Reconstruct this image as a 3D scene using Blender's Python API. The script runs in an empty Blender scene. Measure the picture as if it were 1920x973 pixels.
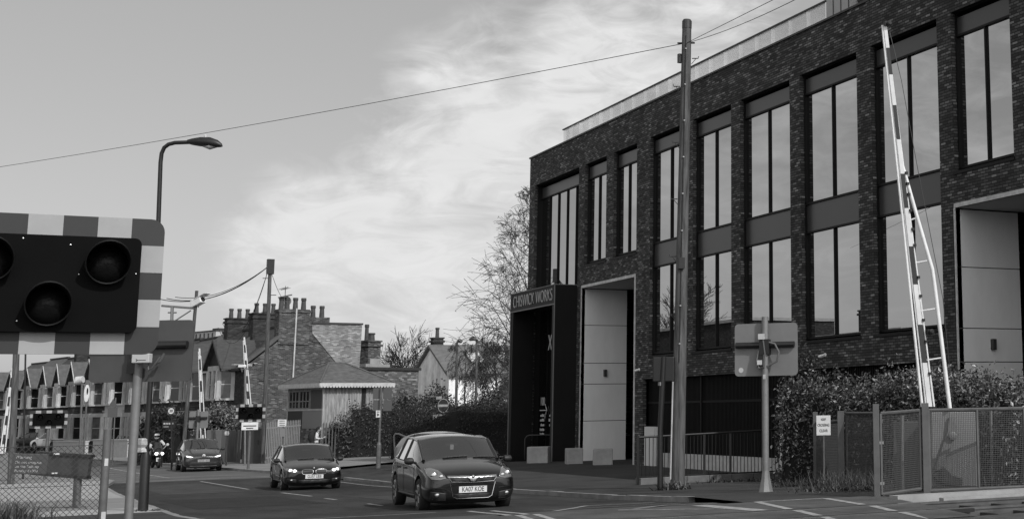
import bpy, bmesh, math, random
from mathutils import Vector, Matrix, noise
from mathutils.bvhtree import BVHTree
R = math.radians
random.seed(7)
S = bpy.context.scene
COL = S.collection

# ------------------------------------------------------------------ camera
YAW, PIT, ROL = R(31.1727), R(9.4725), R(-0.96646)
FPX, CX, CY = 2733.85, 1617.2, 302.07
EYE = Vector((0, 0, 1.6))
FW = Vector((math.sin(YAW) * math.cos(PIT), math.cos(YAW) * math.cos(PIT), math.sin(PIT)))
R0 = Vector((math.cos(YAW), -math.sin(YAW), 0))
U0 = R0.cross(FW)
RT = math.cos(ROL) * R0 + math.sin(ROL) * U0
UP = -math.sin(ROL) * R0 + math.cos(ROL) * U0
cam = bpy.data.cameras.new('camera')
cam.sensor_width = 36
cam.lens = FPX / 1920 * 36
cam.shift_x = (960 - CX) / 1920
cam.shift_y = (CY - 486.5) / 1920
cam.clip_start, cam.clip_end = 0.1, 5000
co = bpy.data.objects.new('camera', cam)
COL.objects.link(co)
co.matrix_world = Matrix(((RT.x, UP.x, -FW.x, EYE.x), (RT.y, UP.y, -FW.y, EYE.y), (RT.z, UP.z, -FW.z, EYE.z), (0, 0, 0, 1)))
S.camera = co

# ------------------------------------------------------------------ world, sun, exposure
SUN_TO = Vector((0.27, -0.96, 0)).normalized()
SUN_EL = R(40)
w = bpy.data.worlds.new('World')
S.world = w
w.use_nodes = True
nt = w.node_tree
nt.nodes.clear()
def N(t, ty, **k):
    n = t.nodes.new(ty)
    for a, v in k.items():
        setattr(n, a, v)
    return n
sky = N(nt, 'ShaderNodeTexSky', sky_type='NISHITA', sun_disc=False, sun_elevation=SUN_EL,
        sun_rotation=math.atan2(SUN_TO.x, SUN_TO.y), air_density=1.0, dust_density=1.6, ozone_density=1.0)
bw = N(nt, 'ShaderNodeRGBToBW')
nt.links.new(sky.outputs[0], bw.inputs[0])
tc = N(nt, 'ShaderNodeTexCoord')
def wmath(op, a, b=None, c=None, clamp=False):
    n = N(nt, 'ShaderNodeMath', operation=op, use_clamp=clamp)
    for i, x in enumerate((a, b, c)):
        if x is None: continue
        if isinstance(x, (int, float)): n.inputs[i].default_value = x
        else: nt.links.new(x, n.inputs[i])
    return n.outputs[0]
sx = N(nt, 'ShaderNodeSeparateXYZ')
nt.links.new(tc.outputs['Generated'], sx.inputs[0])
# streaky high cloud, stretched along the horizon
mp = N(nt, 'ShaderNodeMapping')
mp.inputs['Rotation'].default_value = (0, R(14), R(31))
mp.inputs['Scale'].default_value = (3.0, 3.0, 7.5)
nt.links.new(tc.outputs['Generated'], mp.inputs[0])
n1 = N(nt, 'ShaderNodeTexNoise')
n1.inputs['Scale'].default_value = 1.9
n1.inputs['Detail'].default_value = 9
n1.inputs['Roughness'].default_value = 0.56
n1.inputs['Distortion'].default_value = 0.9
nt.links.new(mp.outputs[0], n1.inputs['Vector'])
def dirmask(px, py, wid):
    d = (FW + RT * ((px - CX) / FPX) - UP * ((py - CY) / FPX)).normalized()
    dp = N(nt, 'ShaderNodeVectorMath', operation='DOT_PRODUCT')
    nt.links.new(tc.outputs['Generated'], dp.inputs[0])
    dp.inputs[1].default_value = d
    c = math.cos(R(wid))
    return wmath('DIVIDE', wmath('SUBTRACT', dp.outputs['Value'], c), 1 - c, clamp=True)
n2 = N(nt, 'ShaderNodeTexNoise')
n2.inputs['Scale'].default_value = 6.5
n2.inputs['Detail'].default_value = 8
n2.inputs['Roughness'].default_value = 0.6
n2.inputs['Distortion'].default_value = 1.4
nt.links.new(mp.outputs[0], n2.inputs['Vector'])
# bank of wispy cloud low in the middle of the view, reaching up to the right
m = wmath('ADD', wmath('MULTIPLY', dirmask(1000, 330, 7.5), .95), wmath('MULTIPLY', dirmask(1260, 130, 6.0), 0.85))
m = wmath('ADD', m, wmath('MULTIPLY', dirmask(760, 590, 7.5), 0.72))
m = wmath('ADD', m, wmath('MULTIPLY', dirmask(560, 470, 3.6), 0.4))
def vmask(v, wid):
    dp = N(nt, 'ShaderNodeVectorMath', operation='DOT_PRODUCT')
    nt.links.new(tc.outputs['Generated'], dp.inputs[0])
    dp.inputs[1].default_value = Vector(v).normalized()
    c = math.cos(R(wid))
    return wmath('DIVIDE', wmath('SUBTRACT', dp.outputs['Value'], c), 1 - c, clamp=True)
m = wmath('ADD', m, wmath('MULTIPLY', vmask((-.5, .85, .3), 22), 0.5))      # the sky the office windows mirror
m = wmath('MINIMUM', m, 1.0)
cl = wmath('ADD', wmath('MULTIPLY', wmath('SUBTRACT', n1.outputs[0], .5), 3.0), wmath('MULTIPLY', wmath('SUBTRACT', n2.outputs[0], .5), 1.5))
cl = wmath('ADD', cl, wmath('MULTIPLY', m, 1.05))
cl = wmath('DIVIDE', wmath('SUBTRACT', cl, 0.2), 1.0, clamp=True)
cl = wmath('MULTIPLY', cl, wmath('MULTIPLY', m, 2.2, clamp=True))
base = wmath('MINIMUM', bw.outputs[0], 22.0)
CLOUD_V, SKY_K, VEIL = 7.5, 0.66, 2.25
base = wmath('ADD', wmath('MULTIPLY', base, SKY_K), VEIL)
cv = wmath('ADD', wmath('MULTIPLY', n2.outputs[0], 1.6), CLOUD_V - .6)
val = wmath('ADD', wmath('MULTIPLY', base, wmath('SUBTRACT', 1.0, cl)), wmath('MULTIPLY', cl, cv))
# added brightness in the unseen sky behind the viewer, lifts the shaded panels
val = wmath('ADD', val, wmath('MULTIPLY', vmask((-.35, -.9, .4), 65), 7.0))
bg = N(nt, 'ShaderNodeBackground')
bg.inputs['Strength'].default_value = 0.10
nt.links.new(val, bg.inputs['Color'])
wo = N(nt, 'ShaderNodeOutputWorld')
nt.links.new(bg.outputs[0], wo.inputs[0])
sl = bpy.data.lights.new('sun', 'SUN')
sl.energy = 2.6
sl.angle = R(0.6)
so = bpy.data.objects.new('sun', sl)
COL.objects.link(so)
so.location = (30, -40, 60)
so.rotation_euler = (-(SUN_TO * math.cos(SUN_EL) + Vector((0, 0, math.sin(SUN_EL))))).to_track_quat('-Z', 'Y').to_euler()
S.view_settings.view_transform = 'Standard'
S.view_settings.look = 'None'
S.view_settings.exposure = 0.0
S.view_settings.gamma = 1.0
S.view_settings.use_curve_mapping = False

# ------------------------------------------------------------------ helpers
def at(px, py, d):
    """point seen at a photograph pixel, d metres along the optical axis"""
    return EYE + (FW + RT * ((px - CX) / FPX) - UP * ((py - CY) / FPX)) * d
def interp(x, pts):
    if x <= pts[0][0]: return pts[0][1]
    for (a, va), (b, vb) in zip(pts, pts[1:]):
        if x <= b: return va + (vb - va) * (x - a) / (b - a)
    return pts[-1][1]
ROADZ = [(0, 0), (17, 0), (23, -.02), (26, -.15), (30, -.30), (36, -.44), (51, -.78), (65, -.95), (77, -1.06), (110, -1.15), (400, -1.2)]
def rz(y): return interp(y, ROADZ)
def gz(x, y):
    """ground height beside the road"""
    r = rz(y) + .1 * max(0, min(1, (y - 22.6) / 2.5))
    if x > 12.3:
        t = min(1, (x - 12.3) / 5)
        tgt = max(r, -.42 - .33 * max(0, min(1, (y - 60) / 22)))
        return r + (tgt - r) * t
    return r
MATS = {}
def mat(name, v, rough=.6, metal=0, var=0, scale=6, bump=0, bscale=40, coat=0, emit=0, spec=.5, stretch=None, dirt=0):
    if name in MATS: return MATS[name]
    m = bpy.data.materials.new(name)
    m.use_nodes = True
    t = m.node_tree
    p = t.nodes['Principled BSDF']
    p.inputs['Base Color'].default_value = (v, v, v, 1)
    p.inputs['Roughness'].default_value = rough
    p.inputs['Metallic'].default_value = metal
    p.inputs['Specular IOR Level'].default_value = spec
    p.inputs['Coat Weight'].default_value = coat
    p.inputs['Coat Roughness'].default_value = .02
    p.inputs['Coat IOR'].default_value = 1.5
    if emit:
        p.inputs['Emission Color'].default_value = (1, 1, 1, 1)
        p.inputs['Emission Strength'].default_value = emit
    if var or bump or dirt:
        c = N(t, 'ShaderNodeTexCoord')
        src = c.outputs['Object']
        if stretch:
            mpn = N(t, 'ShaderNodeMapping')
            mpn.inputs['Scale'].default_value = stretch
            t.links.new(src, mpn.inputs[0])
            src = mpn.outputs[0]
        if var:
            nz = N(t, 'ShaderNodeTexNoise')
            nz.inputs['Scale'].default_value = scale
            nz.inputs['Detail'].default_value = 8
            nz.inputs['Roughness'].default_value = .65
            t.links.new(src, nz.inputs['Vector'])
            rp = N(t, 'ShaderNodeValToRGB')
            lo, hi = v * (1 - var), v * (1 + var)
            rp.color_ramp.elements[0].position = .3
            rp.color_ramp.elements[1].position = .72
            rp.color_ramp.elements[0].color = (lo, lo, lo, 1)
            rp.color_ramp.elements[1].color = (hi, hi, hi, 1)
            t.links.new(nz.outputs[0], rp.inputs[0])
            t.links.new(rp.outputs[0], p.inputs['Base Color'])
        if bump:
            nb = N(t, 'ShaderNodeTexNoise')
            nb.inputs['Scale'].default_value = bscale
            nb.inputs['Detail'].default_value = 6
            t.links.new(src, nb.inputs['Vector'])
            bp = N(t, 'ShaderNodeBump')
            bp.inputs['Strength'].default_value = bump
            bp.inputs['Distance'].default_value = .02
            t.links.new(nb.outputs[0], bp.inputs['Height'])
            t.links.new(bp.outputs[0], p.inputs['Normal'])
    MATS[name] = m
    return m
def brick(name, ramp, mortar, bwid=.225, row=.075, ms=.009, rough=.85, blotch=.25):
    if name in MATS: return MATS[name]
    m = bpy.data.materials.new(name)
    m.use_nodes = True
    t = m.node_tree
    p = t.nodes['Principled BSDF']
    p.inputs['Roughness'].default_value = rough
    p.inputs['Specular IOR Level'].default_value = .3
    c = N(t, 'ShaderNodeTexCoord')
    s = N(t, 'ShaderNodeSeparateXYZ')
    t.links.new(c.outputs['Object'], s.inputs[0])
    sn = N(t, 'ShaderNodeSeparateXYZ')
    t.links.new(c.outputs['Normal'], sn.inputs[0])
    def mm(op, a, b=None):
        n = N(t, 'ShaderNodeMath', operation=op)
        for i, x in enumerate((a, b)):
            if x is None: continue
            if isinstance(x, (int, float)): n.inputs[i].default_value = x
            else: t.links.new(x, n.inputs[i])
        return n.outputs[0]
    k = mm('GREATER_THAN', mm('ABSOLUTE', sn.outputs[0]), .5)
    u = mm('ADD', mm('MULTIPLY', s.outputs[1], k), mm('MULTIPLY', s.outputs[0], mm('SUBTRACT', 1, k)))
    cb = N(t, 'ShaderNodeCombineXYZ')
    t.links.new(u, cb.inputs[0])
    t.links.new(s.outputs[2], cb.inputs[1])
    b = N(t, 'ShaderNodeTexBrick')
    b.inputs['Scale'].default_value = 1
    b.inputs['Brick Width'].default_value = bwid
    b.inputs['Row Height'].default_value = row
    b.inputs['Mortar Size'].default_value = ms
    b.inputs['Mortar Smooth'].default_value = .15
    b.inputs['Color1'].default_value = (0, 0, 0, 1)
    b.inputs['Color2'].default_value = (1, 1, 1, 1)
    b.inputs['Mortar'].default_value = (.5, .5, .5, 1)
    t.links.new(cb.outputs[0], b.inputs['Vector'])
    rp = N(t, 'ShaderNodeValToRGB')
    e = rp.color_ramp.elements
    e[0].position, e[1].position = ramp[0][0], ramp[-1][0]
    e[0].color = (ramp[0][1],) * 3 + (1,)
    e[1].color = (ramp[-1][1],) * 3 + (1,)
    for pos, v in ramp[1:-1]:
        x = e.new(pos)
        x.color = (v, v, v, 1)
    t.links.new(b.outputs['Color'], rp.inputs[0])
    mx = N(t, 'ShaderNodeMixRGB')
    t.links.new(b.outputs['Fac'], mx.inputs[0])
    t.links.new(rp.outputs[0], mx.inputs[1])
    mx.inputs[2].default_value = (mortar,) * 3 + (1,)
    nz = N(t, 'ShaderNodeTexNoise')
    nz.inputs['Scale'].default_value = .9
    nz.inputs['Detail'].default_value = 6
    t.links.new(c.outputs['Object'], nz.inputs['Vector'])
    mr = N(t, 'ShaderNodeMapRange')
    mr.inputs['From Min'].default_value = .3
    mr.inputs['From Max'].default_value = .7
    mr.inputs['To Min'].default_value = 1 - blotch
    mr.inputs['To Max'].default_value = 1 + blotch
    t.links.new(nz.outputs[0], mr.inputs['Value'])
    ml = N(t, 'ShaderNodeMixRGB', blend_type='MULTIPLY')
    ml.inputs[0].default_value = 1
    t.links.new(mx.outputs[0], ml.inputs[1])
    t.links.new(mr.outputs[0], ml.inputs[2])
    t.links.new(ml.outputs[0], p.inputs['Base Color'])
    bp = N(t, 'ShaderNodeBump')
    bp.invert = True
    bp.inputs['Strength'].default_value = .5
    bp.inputs['Distance'].default_value = .01
    t.links.new(b.outputs['Fac'], bp.inputs['Height'])
    t.links.new(bp.outputs[0], p.inputs['Normal'])
    MATS[name] = m
    return m
def glassy(name, tint=.6, rough=.0, base=.01, wave=.0, mixf=.92):
    """tinted reflecting window glass"""
    if name in MATS: return MATS[name]
    m = bpy.data.materials.new(name)
    m.use_nodes = True
    t = m.node_tree
    t.nodes.clear()
    d = N(t, 'ShaderNodeBsdfDiffuse')
    d.inputs[0].default_value = (base,) * 3 + (1,)
    g = N(t, 'ShaderNodeBsdfGlossy')
    g.inputs['Color'].default_value = (tint,) * 3 + (1,)
    g.inputs['Roughness'].default_value = rough
    lw = N(t, 'ShaderNodeLayerWeight')
    lw.inputs['Blend'].default_value = mixf
    mx = N(t, 'ShaderNodeMixShader')
    t.links.new(lw.outputs['Facing'], mx.inputs[0])
    if mixf >= .9:
        t.links.remove(mx.inputs[0].links[0])
        mx.inputs[0].default_value = mixf
    t.links.new(d.outputs[0], mx.inputs[1])
    t.links.new(g.outputs[0], mx.inputs[2])
    if wave:
        c = N(t, 'ShaderNodeTexCoord')
        nz = N(t, 'ShaderNodeTexNoise')
        nz.inputs['Scale'].default_value = .8
        nz.inputs['Detail'].default_value = 1
        t.links.new(c.outputs['Object'], nz.inputs['Vector'])
        bp = N(t, 'ShaderNodeBump')
        bp.inputs['Strength'].default_value = wave
        bp.inputs['Distance'].default_value = .01
        t.links.new(nz.outputs[0], bp.inputs['Height'])
        t.links.new(bp.outputs[0], g.inputs['Normal'])
    o = N(t, 'ShaderNodeOutputMaterial')
    t.links.new(mx.outputs[0], o.inputs[0])
    MATS[name] = m
    return m
def clear_glass(name, trans=.5, refl=.5):
    if name in MATS: return MATS[name]
    m = bpy.data.materials.new(name)
    m.use_nodes = True
    t = m.node_tree
    t.nodes.clear()
    tr = N(t, 'ShaderNodeBsdfTransparent')
    tr.inputs[0].default_value = (trans,) * 3 + (1,)
    g = N(t, 'ShaderNodeBsdfGlossy')
    g.inputs['Roughness'].default_value = .01
    g.inputs['Color'].default_value = (.95, .95, .95, 1)
    f = N(t, 'ShaderNodeFresnel')
    f.inputs[0].default_value = 1.5
    mu = N(t, 'ShaderNodeMath', operation='MULTIPLY', use_clamp=True)
    mu.inputs[1].default_value = refl
    t.links.new(f.outputs[0], mu.inputs[0])
    mx = N(t, 'ShaderNodeMixShader')
    t.links.new(mu.outputs[0], mx.inputs[0])
    t.links.new(tr.outputs[0], mx.inputs[1])
    t.links.new(g.outputs[0], mx.inputs[2])
    o = N(t, 'ShaderNodeOutputMaterial')
    t.links.new(mx.outputs[0], o.inputs[0])
    MATS[name] = m
    return m

class MB:
    """collects faces for one mesh object"""
    def __init__(s, M=None):
        s.v, s.f, s.m = [], [], []
        s.M = M or Matrix()
    def add(s, vs, fs, mi=0):
        o = len(s.v)
        s.v += [tuple(s.M @ Vector(p)) for p in vs]
        s.f += [tuple(i + o for i in q) for q in fs]
        s.m += [mi] * len(fs)
        return s
    def box(s, c, d, mi=0, rot=None):
        x, y, z = d[0] / 2, d[1] / 2, d[2] / 2
        vs = [Vector((a, b, e)) for a in (-x, x) for b in (-y, y) for e in (-z, z)]
        if rot is not None: vs = [rot @ p for p in vs]
        vs = [p + Vector(c) for p in vs]
        return s.add(vs, [(0, 1, 3, 2), (4, 6, 7, 5), (0, 4, 5, 1), (2, 3, 7, 6), (0, 2, 6, 4), (1, 5, 7, 3)], mi)
    def bx(s, x0, x1, y0, y1, z0, z1, mi=0):
        return s.box(((x0 + x1) / 2, (y0 + y1) / 2, (z0 + z1) / 2), (x1 - x0, y1 - y0, z1 - z0), mi)
    def tube(s, a, b, r0, r1=None, n=8, mi=0, cap=True):
        return s.path([a, b], [r0, r0 if r1 is None else r1], n, mi, cap)
    def path(s, pts, rad, n=8, mi=0, cap=True):
        pts = [Vector(p) for p in pts]
        if not isinstance(rad, (list, tuple)): rad = [rad] * len(pts)
        vs, fs = [], []
        up = None
        for i, p in enumerate(pts):
            d = (pts[min(i + 1, len(pts) - 1)] - pts[max(i - 1, 0)])
            d = d.normalized() if d.length > 1e-9 else Vector((0, 0, 1))
            if up is None:
                up = d.orthogonal().normalized()
            else:
                up = (up - d * up.dot(d))
                up = up.normalized() if up.length > 1e-6 else d.orthogonal().normalized()
            q = d.cross(up)
            for k in range(n):
                a = 2 * math.pi * k / n
                vs.append(p + (up * math.cos(a) + q * math.sin(a)) * rad[i])
        for i in range(len(pts) - 1):
            for k in range(n):
                fs.append((i * n + k, i * n + (k + 1) % n, (i + 1) * n + (k + 1) % n, (i + 1) * n + k))
        if cap:
            fs.append(tuple(range(n))[::-1])
            fs.append(tuple(range((len(pts) - 1) * n, len(pts) * n)))
        return s.add(vs, fs, mi)
    def lathe(s, prof, n=24, M=None, mi=0):
        """profile (radius, height) turned about local Z"""
        vs, fs = [], []
        for r, h in prof:
            for k in range(n):
                a = 2 * math.pi * k / n
                p = Vector((r * math.cos(a), r * math.sin(a), h))
                vs.append(M @ p if M else p)
        for i in range(len(prof) - 1):
            for k in range(n):
                fs.append((i * n + k, i * n + (k + 1) % n, (i + 1) * n + (k + 1) % n, (i + 1) * n + k))
        return s.add(vs, fs, mi)
    def prism(s, poly, a, b, M=None, mi=0):
        """polygon in local XY, extruded from z=a to z=b"""
        n = len(poly)
        vs = [Vector((x, y, a)) for x, y in poly] + [Vector((x, y, b)) for x, y in poly]
        if M: vs = [M @ p for p in vs]
        fs = [tuple(range(n))[::-1], tuple(range(n, 2 * n))]
        fs += [(i, (i + 1) % n, n + (i + 1) % n, n + i) for i in range(n)]
        return s.add(vs, fs, mi)
    def quad(s, *p, mi=0):
        return s.add(p, [tuple(range(len(p)))], mi)
    def build(s, name, mats, parent=None, loc=(0, 0, 0), rot=(0, 0, 0), smooth=False, bevel=0, seg=2):
        me = bpy.data.meshes.new(name)
        me.from_pydata(s.v, [], s.f)
        if not isinstance(mats, (list, tuple)): mats = [mats]
        for k in mats: me.materials.append(k)
        if len(mats) > 1: me.polygons.foreach_set('material_index', s.m)
        me.update()
        b = bmesh.new()
        b.from_mesh(me)
        bmesh.ops.recalc_face_normals(b, faces=b.faces)
        b.to_mesh(me)
        b.free()
        if smooth:
            me.polygons.foreach_set('use_smooth', [True] * len(me.polygons))
            me.set_sharp_from_angle(angle=R(40))
        o = bpy.data.objects.new(name, me)
        COL.objects.link(o)
        o.parent = parent
        o.location = loc
        o.rotation_euler = rot
        if bevel:
            bm_ = o.modifiers.new('bevel', 'BEVEL')
            bm_.width = bevel
            bm_.segments = seg
            bm_.limit_method = 'ANGLE'
        return o
def rrect(w, h, r, n=5, cx=0, cy=0):
    out = []
    for (sx_, sy_, a0) in ((1, 1, 0), (-1, 1, 90), (-1, -1, 180), (1, -1, 270)):
        for k in range(n + 1):
            a = R(a0 + 90 * k / n)
            out.append((cx + sx_ * (w / 2 - r) + r * math.cos(a), cy + sy_ * (h / 2 - r) + r * math.sin(a)))
    return out
def circle(r, n=24, cx=0, cy=0, sy=1):
    return [(cx + r * math.cos(2 * math.pi * k / n), cy + sy * r * math.sin(2 * math.pi * k / n)) for k in range(n)]
XZ = Matrix(((1, 0, 0, 0), (0, 0, -1, 0), (0, 1, 0, 0), (0, 0, 0, 1)))      # local XY polygon stands up in XZ; +z goes to -Y
def thing(name, label, cat, loc=(0, 0, 0), rotz=0, group=None, rot=None):
    o = bpy.data.objects.new(name, None)
    o.empty_display_size = .2
    COL.objects.link(o)
    o.location = loc
    o.rotation_euler = rot or (0, 0, rotz)
    o['label'] = label
    o['category'] = cat
    if group: o['group'] = group
    return o
def tag(o, label, cat, group=None, kind=None):
    o['label'] = label
    o['category'] = cat
    if group: o['group'] = group
    if kind: o['kind'] = kind
    return o
def struct(o):
    o['kind'] = 'structure'
    return o
def dup(root, loc, rotz=0, label=None):
    r = root.copy()
    COL.objects.link(r)
    r.location = loc
    r.rotation_euler = (0, 0, rotz)
    if label: r['label'] = label
    for ch in list(root.children):
        c = ch.copy()
        COL.objects.link(c)
        c.parent = r
        for g in ch.children:
            d = g.copy()
            COL.objects.link(d)
            d.parent = c
    return r
def words(name, s, size, m, parent=None, loc=(0, 0, 0), rot=(0, 0, 0), ext=.004, sx_=1, align='CENTER', spacing=1, off=0):
    cu = bpy.data.curves.new(name, 'FONT')
    cu.body = s
    cu.size = size
    cu.extrude = ext
    cu.align_x = align
    cu.align_y = 'CENTER'
    cu.space_character = spacing
    cu.offset = off
    tmp = bpy.data.objects.new(name, cu)
    COL.objects.link(tmp)
    dg = bpy.context.evaluated_depsgraph_get()
    me = bpy.data.meshes.new_from_object(tmp.evaluated_get(dg))
    bpy.data.objects.remove(tmp)
    bpy.data.curves.remove(cu)
    for v in me.vertices: v.co.x *= sx_
    me.materials.clear()
    me.materials.append(m)
    o = bpy.data.objects.new(name, me)
    COL.objects.link(o)
    o.parent = parent
    o.location = loc
    o.rotation_euler = rot
    return o
FACE_S = (R(90), 0, 0)          # text standing up, read from -Y
FACE_W = (R(90), 0, R(-90))     # text read from -X

# materials
asphalt = mat('asphalt', .04, .9, var=.45, scale=.8, bump=.7, bscale=60, spec=.2, stretch=(1.6, .5, 1))
asphalt_old = mat('asphalt_old', .075, .9, var=.3, scale=.9, bump=.6, bscale=60, spec=.2)
paving = mat('paving_concrete', .33, .9, var=.18, scale=.8, bump=.4, bscale=60)
paving_dk = mat('footway_tarmac', .05, .9, var=.4, scale=.6, bump=.6, bscale=60, spec=.2)
kerb_m = mat('kerb_stone', .22, .9, var=.3, scale=2, bump=.3)
paint_w = mat('road_paint', .3, .85, var=.5, scale=7, bump=.2, spec=.2)
soil = mat('soil', .06, .95, var=.5, scale=3, bump=.8, bscale=20)
black = mat('black_metal', .012, .45, var=.2, scale=8)
black_matt = mat('black_matt', .01, .7)
dark_grey = mat('dark_grey_metal', .035, .5, var=.2)
galv = mat('galvanised_steel', .2, .55, metal=.35, var=.2, scale=3, bump=.05)
galv_dk = mat('weathered_steel', .12, .6, metal=.2, var=.3, scale=4, bump=.05)
white_p = mat('white_paint', .72, .45, var=.12, scale=4)
white_old = mat('weathered_white', .5, .7, var=.25, scale=3)
red_p = mat('red_paint', .02, .5, var=.15, scale=4)
wood_pole = mat('creosoted_wood', .08, .85, var=.75, scale=2.5, bump=.6, bscale=14, stretch=(6, 6, .5))
concrete = mat('cast_concrete', .3, .9, var=.2, scale=2.5, bump=.2)
render_p = mat('cement_panel', .7, .75, var=.09, scale=1.1, stretch=(1, 1, .35))
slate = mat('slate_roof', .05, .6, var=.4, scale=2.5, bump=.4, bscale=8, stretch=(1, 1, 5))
rubber = mat('tyre_rubber', .012, .8)
chrome = mat('chrome', .55, .18, metal=1)
# ------------------------------------------------------------------ ground
XL = [(-40, 3.3), (26, 3.4), (31, 3.45), (45, 3.8), (59, 4.2), (66, 5.0), (80, 4.3), (96, 2.2), (120, -1.2), (156, -7), (210, -18)]
XR = [(-40, 11.4), (25, 11.4), (31, 11.8), (55, 12.1), (66, 12.2), (80, 11), (96, 8.8), (120, 5.4), (156, -.3), (210, -10)]
def xl(y): return interp(y, XL)
def xr(y): return interp(y, XR)
def frange(a, b, st):
    n = max(1, round((b - a) / st))
    return [a + (b - a) * i / n for i in range(n + 1)]
def strip(name, ys, fl, fr, nc, zf, m):
    b = MB()
    vs, fs = [], []
    for y in ys:
        a, c = fl(y), fr(y)
        for k in range(nc + 1):
            x = a + (c - a) * k / nc
            vs.append((x, y, zf(x, y)))
    for i in range(len(ys) - 1):
        for k in range(nc):
            q = i * (nc + 1) + k
            fs.append((q, q + 1, q + nc + 2, q + nc + 1))
    b.add(vs, fs)
    return struct(b.build(name, m))
K = lambda c: (lambda y: c)
earth = mat('earth', .05, .95, var=.5, scale=.6, bump=.7, bscale=9)
strip('ground', [-300, -60] + frange(-40, 150, 6) + [220, 400, 900, 3000], K(-2500), K(2500), 24, lambda x, y: rz(y) - .25, earth)
strip('road', frange(-40, 24.2, 3), xl, xr, 6, lambda x, y: rz(y), asphalt_old)
strip('road', frange(24.2, 65.2, 1.4), xl, xr, 6, lambda x, y: rz(y), asphalt)
strip('road', frange(65.2, 92, 2), xl, xr, 6, lambda x, y: rz(y), mat('worn_asphalt', .11, .9, var=.3, scale=.7, bump=.3, spec=.2))
strip('road', frange(92, 210, 4), xl, xr, 6, lambda x, y: rz(y), asphalt_old)
for k, (xa, xb, ya, yb_, m_) in enumerate(((4.4, 7.2, 36, 44, 'patch_dark'), (8.6, 11.2, 33, 39.5, 'patch_light'), (5.2, 7.5, 50, 61, 'patch_light'), (9.0, 11.6, 47, 57, 'patch_dark'))):
    strip('road_patch', frange(ya, yb_, 1), K(xa), K(xb), 2, lambda x, y: rz(y) + .0035, mat(m_, .029 if 'dark' in m_ else .056, .9, var=.3, scale=1.5, bump=.7, bscale=60, spec=.2))
strip('side_road', frange(58.2, 69.2, 1), lambda y: xr(y) - .02 + max(0, 59.5 - y) * .8 + max(0, y - 67.5) * 1.2, K(45), 14, lambda x, y: gz(x, y) - .095, asphalt)
# pavements: left
for a, b_, m_ in ((24.3, 32.8, paving_dk), (32.8, 36.0, paving), (36.0, 45, mat('paving_worn', .2, .9, var=.2, scale=.8, bump=.4)), (45, 66, paving)):
    strip('pavement', frange(a, b_, 1.5), K(-40), lambda y: xl(y) - .14, 10, lambda x, y: gz(min(x, 5), y), m_)
strip('pavement', frange(66, 210, 4), K(-60), lambda y: xl(y) - .14, 10, lambda x, y: rz(y) + .1, mat('paving_far', .2, .9, var=.2, scale=.6))
# right: footway, forecourt, far corner
strip('pavement', frange(22.65, 25.3, .5), lambda y: xr(y), lambda y: 13.9 + (y - 22.6), 4, gz, paving_dk)
strip('pavement', frange(25.3, 58.2, 1.0), lambda y: xr(y) + .14, lambda y: 16.5, 6, gz, paving_dk)
strip('forecourt', frange(25.3, 58.2, 1.0), K(16.5), K(36), 10, gz, mat('forecourt_paving', .042, .9, var=.35, scale=.5, bump=.5, spec=.2))
strip('pavement', frange(69.2, 130, 2), lambda y: xr(y) + .14 + max(0, 70.5 - y) * .8, K(60), 20, gz, mat('paving_far_corner', .2, .9, var=.2, scale=.5))
strip('verge', frange(20.95, 25.4, .5), lambda y: 13.25 + max(0, y - 22.5) * 1.0, K(36), 14,
      lambda x, y: gz(x, max(y, 22)) - .05 + .05 * noise.noise((x * 1.5, y * 1.5, 0)), soil)
strip('verge', frange(-20, 17.6, 4), K(11.6), K(36), 8, lambda x, y: .0, soil)
strip('pavement', frange(-20, 17.4, 3), K(-20), lambda y: xl(y) - .14, 4, lambda x, y: .1, paving_dk)
# kerbs
def kerb(ys, fx, side, low=0):
    b = MB()
    for i in range(len(ys) - 1):
        y0, y1 = ys[i], ys[i + 1] - .012
        for_z = lambda y: rz(y)
        x0, x1 = fx(y0), fx(y1)
        o = .14 * side
        t = .1 - low + random.uniform(-.006, .006)
        b.add([(x0, y0, for_z(y0) - .1), (x0, y0, for_z(y0) + t), (x0 + o, y0, for_z(y0) + t), (x0 + o, y0, for_z(y0) - .1),
               (x1, y1, for_z(y1) - .1), (x1, y1, for_z(y1) + t), (x1 + o, y1, for_z(y1) + t), (x1 + o, y1, for_z(y1) - .1)],
              [(0, 1, 5, 4), (1, 2, 6, 5), (2, 3, 7, 6), (0, 3, 2, 1), (4, 5, 6, 7)])
    return struct(b.build('kerb', kerb_m))
kerb(frange(24.3, 66, .91), xl, -1)
kerb(frange(66, 150, 3), xl, -1)
kerb(frange(25.3, 58.2, .91), xr, 1)
kerb(frange(70.6, 150, 3), xr, 1)
# railway across the road
deck_m = mat('crossing_deck', .09, .9, var=.35, scale=1.2, bump=.7, bscale=60, spec=.2)
dk = MB()
ys = [17.5, 18.83, 18.9, 18.99, 19.06, 20.34, 20.41, 20.5, 20.57, 22.6]
for y0, y1 in ((17.5, 18.83), (19.06, 20.34), (20.57, 22.6)):
    xs = [2.2 + 1.83 * k for k in range(6)] + [13.2]
    for xa, xb in zip(xs, xs[1:]):
        e0 = 12.55 + (y0 - 18) * .3 if xb == 13.2 else xb
        e1 = 12.55 + (y1 - 18) * .3 if xb == 13.2 else xb
        dk.add([(xa, y0, .012), (e0 - .01, y0, .012), (e1 - .01, y1, .012), (xa, y1, .012)], [(0, 1, 2, 3)])
struct(dk.build('crossing_deck', deck_m))
gv = MB()
for yy in (18.945, 20.455):
    gv.bx(2.2, 13.3, yy - .115, yy + .115, -.05, .005)
struct(gv.build('flangeway', black_matt))
rl = MB()
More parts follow.
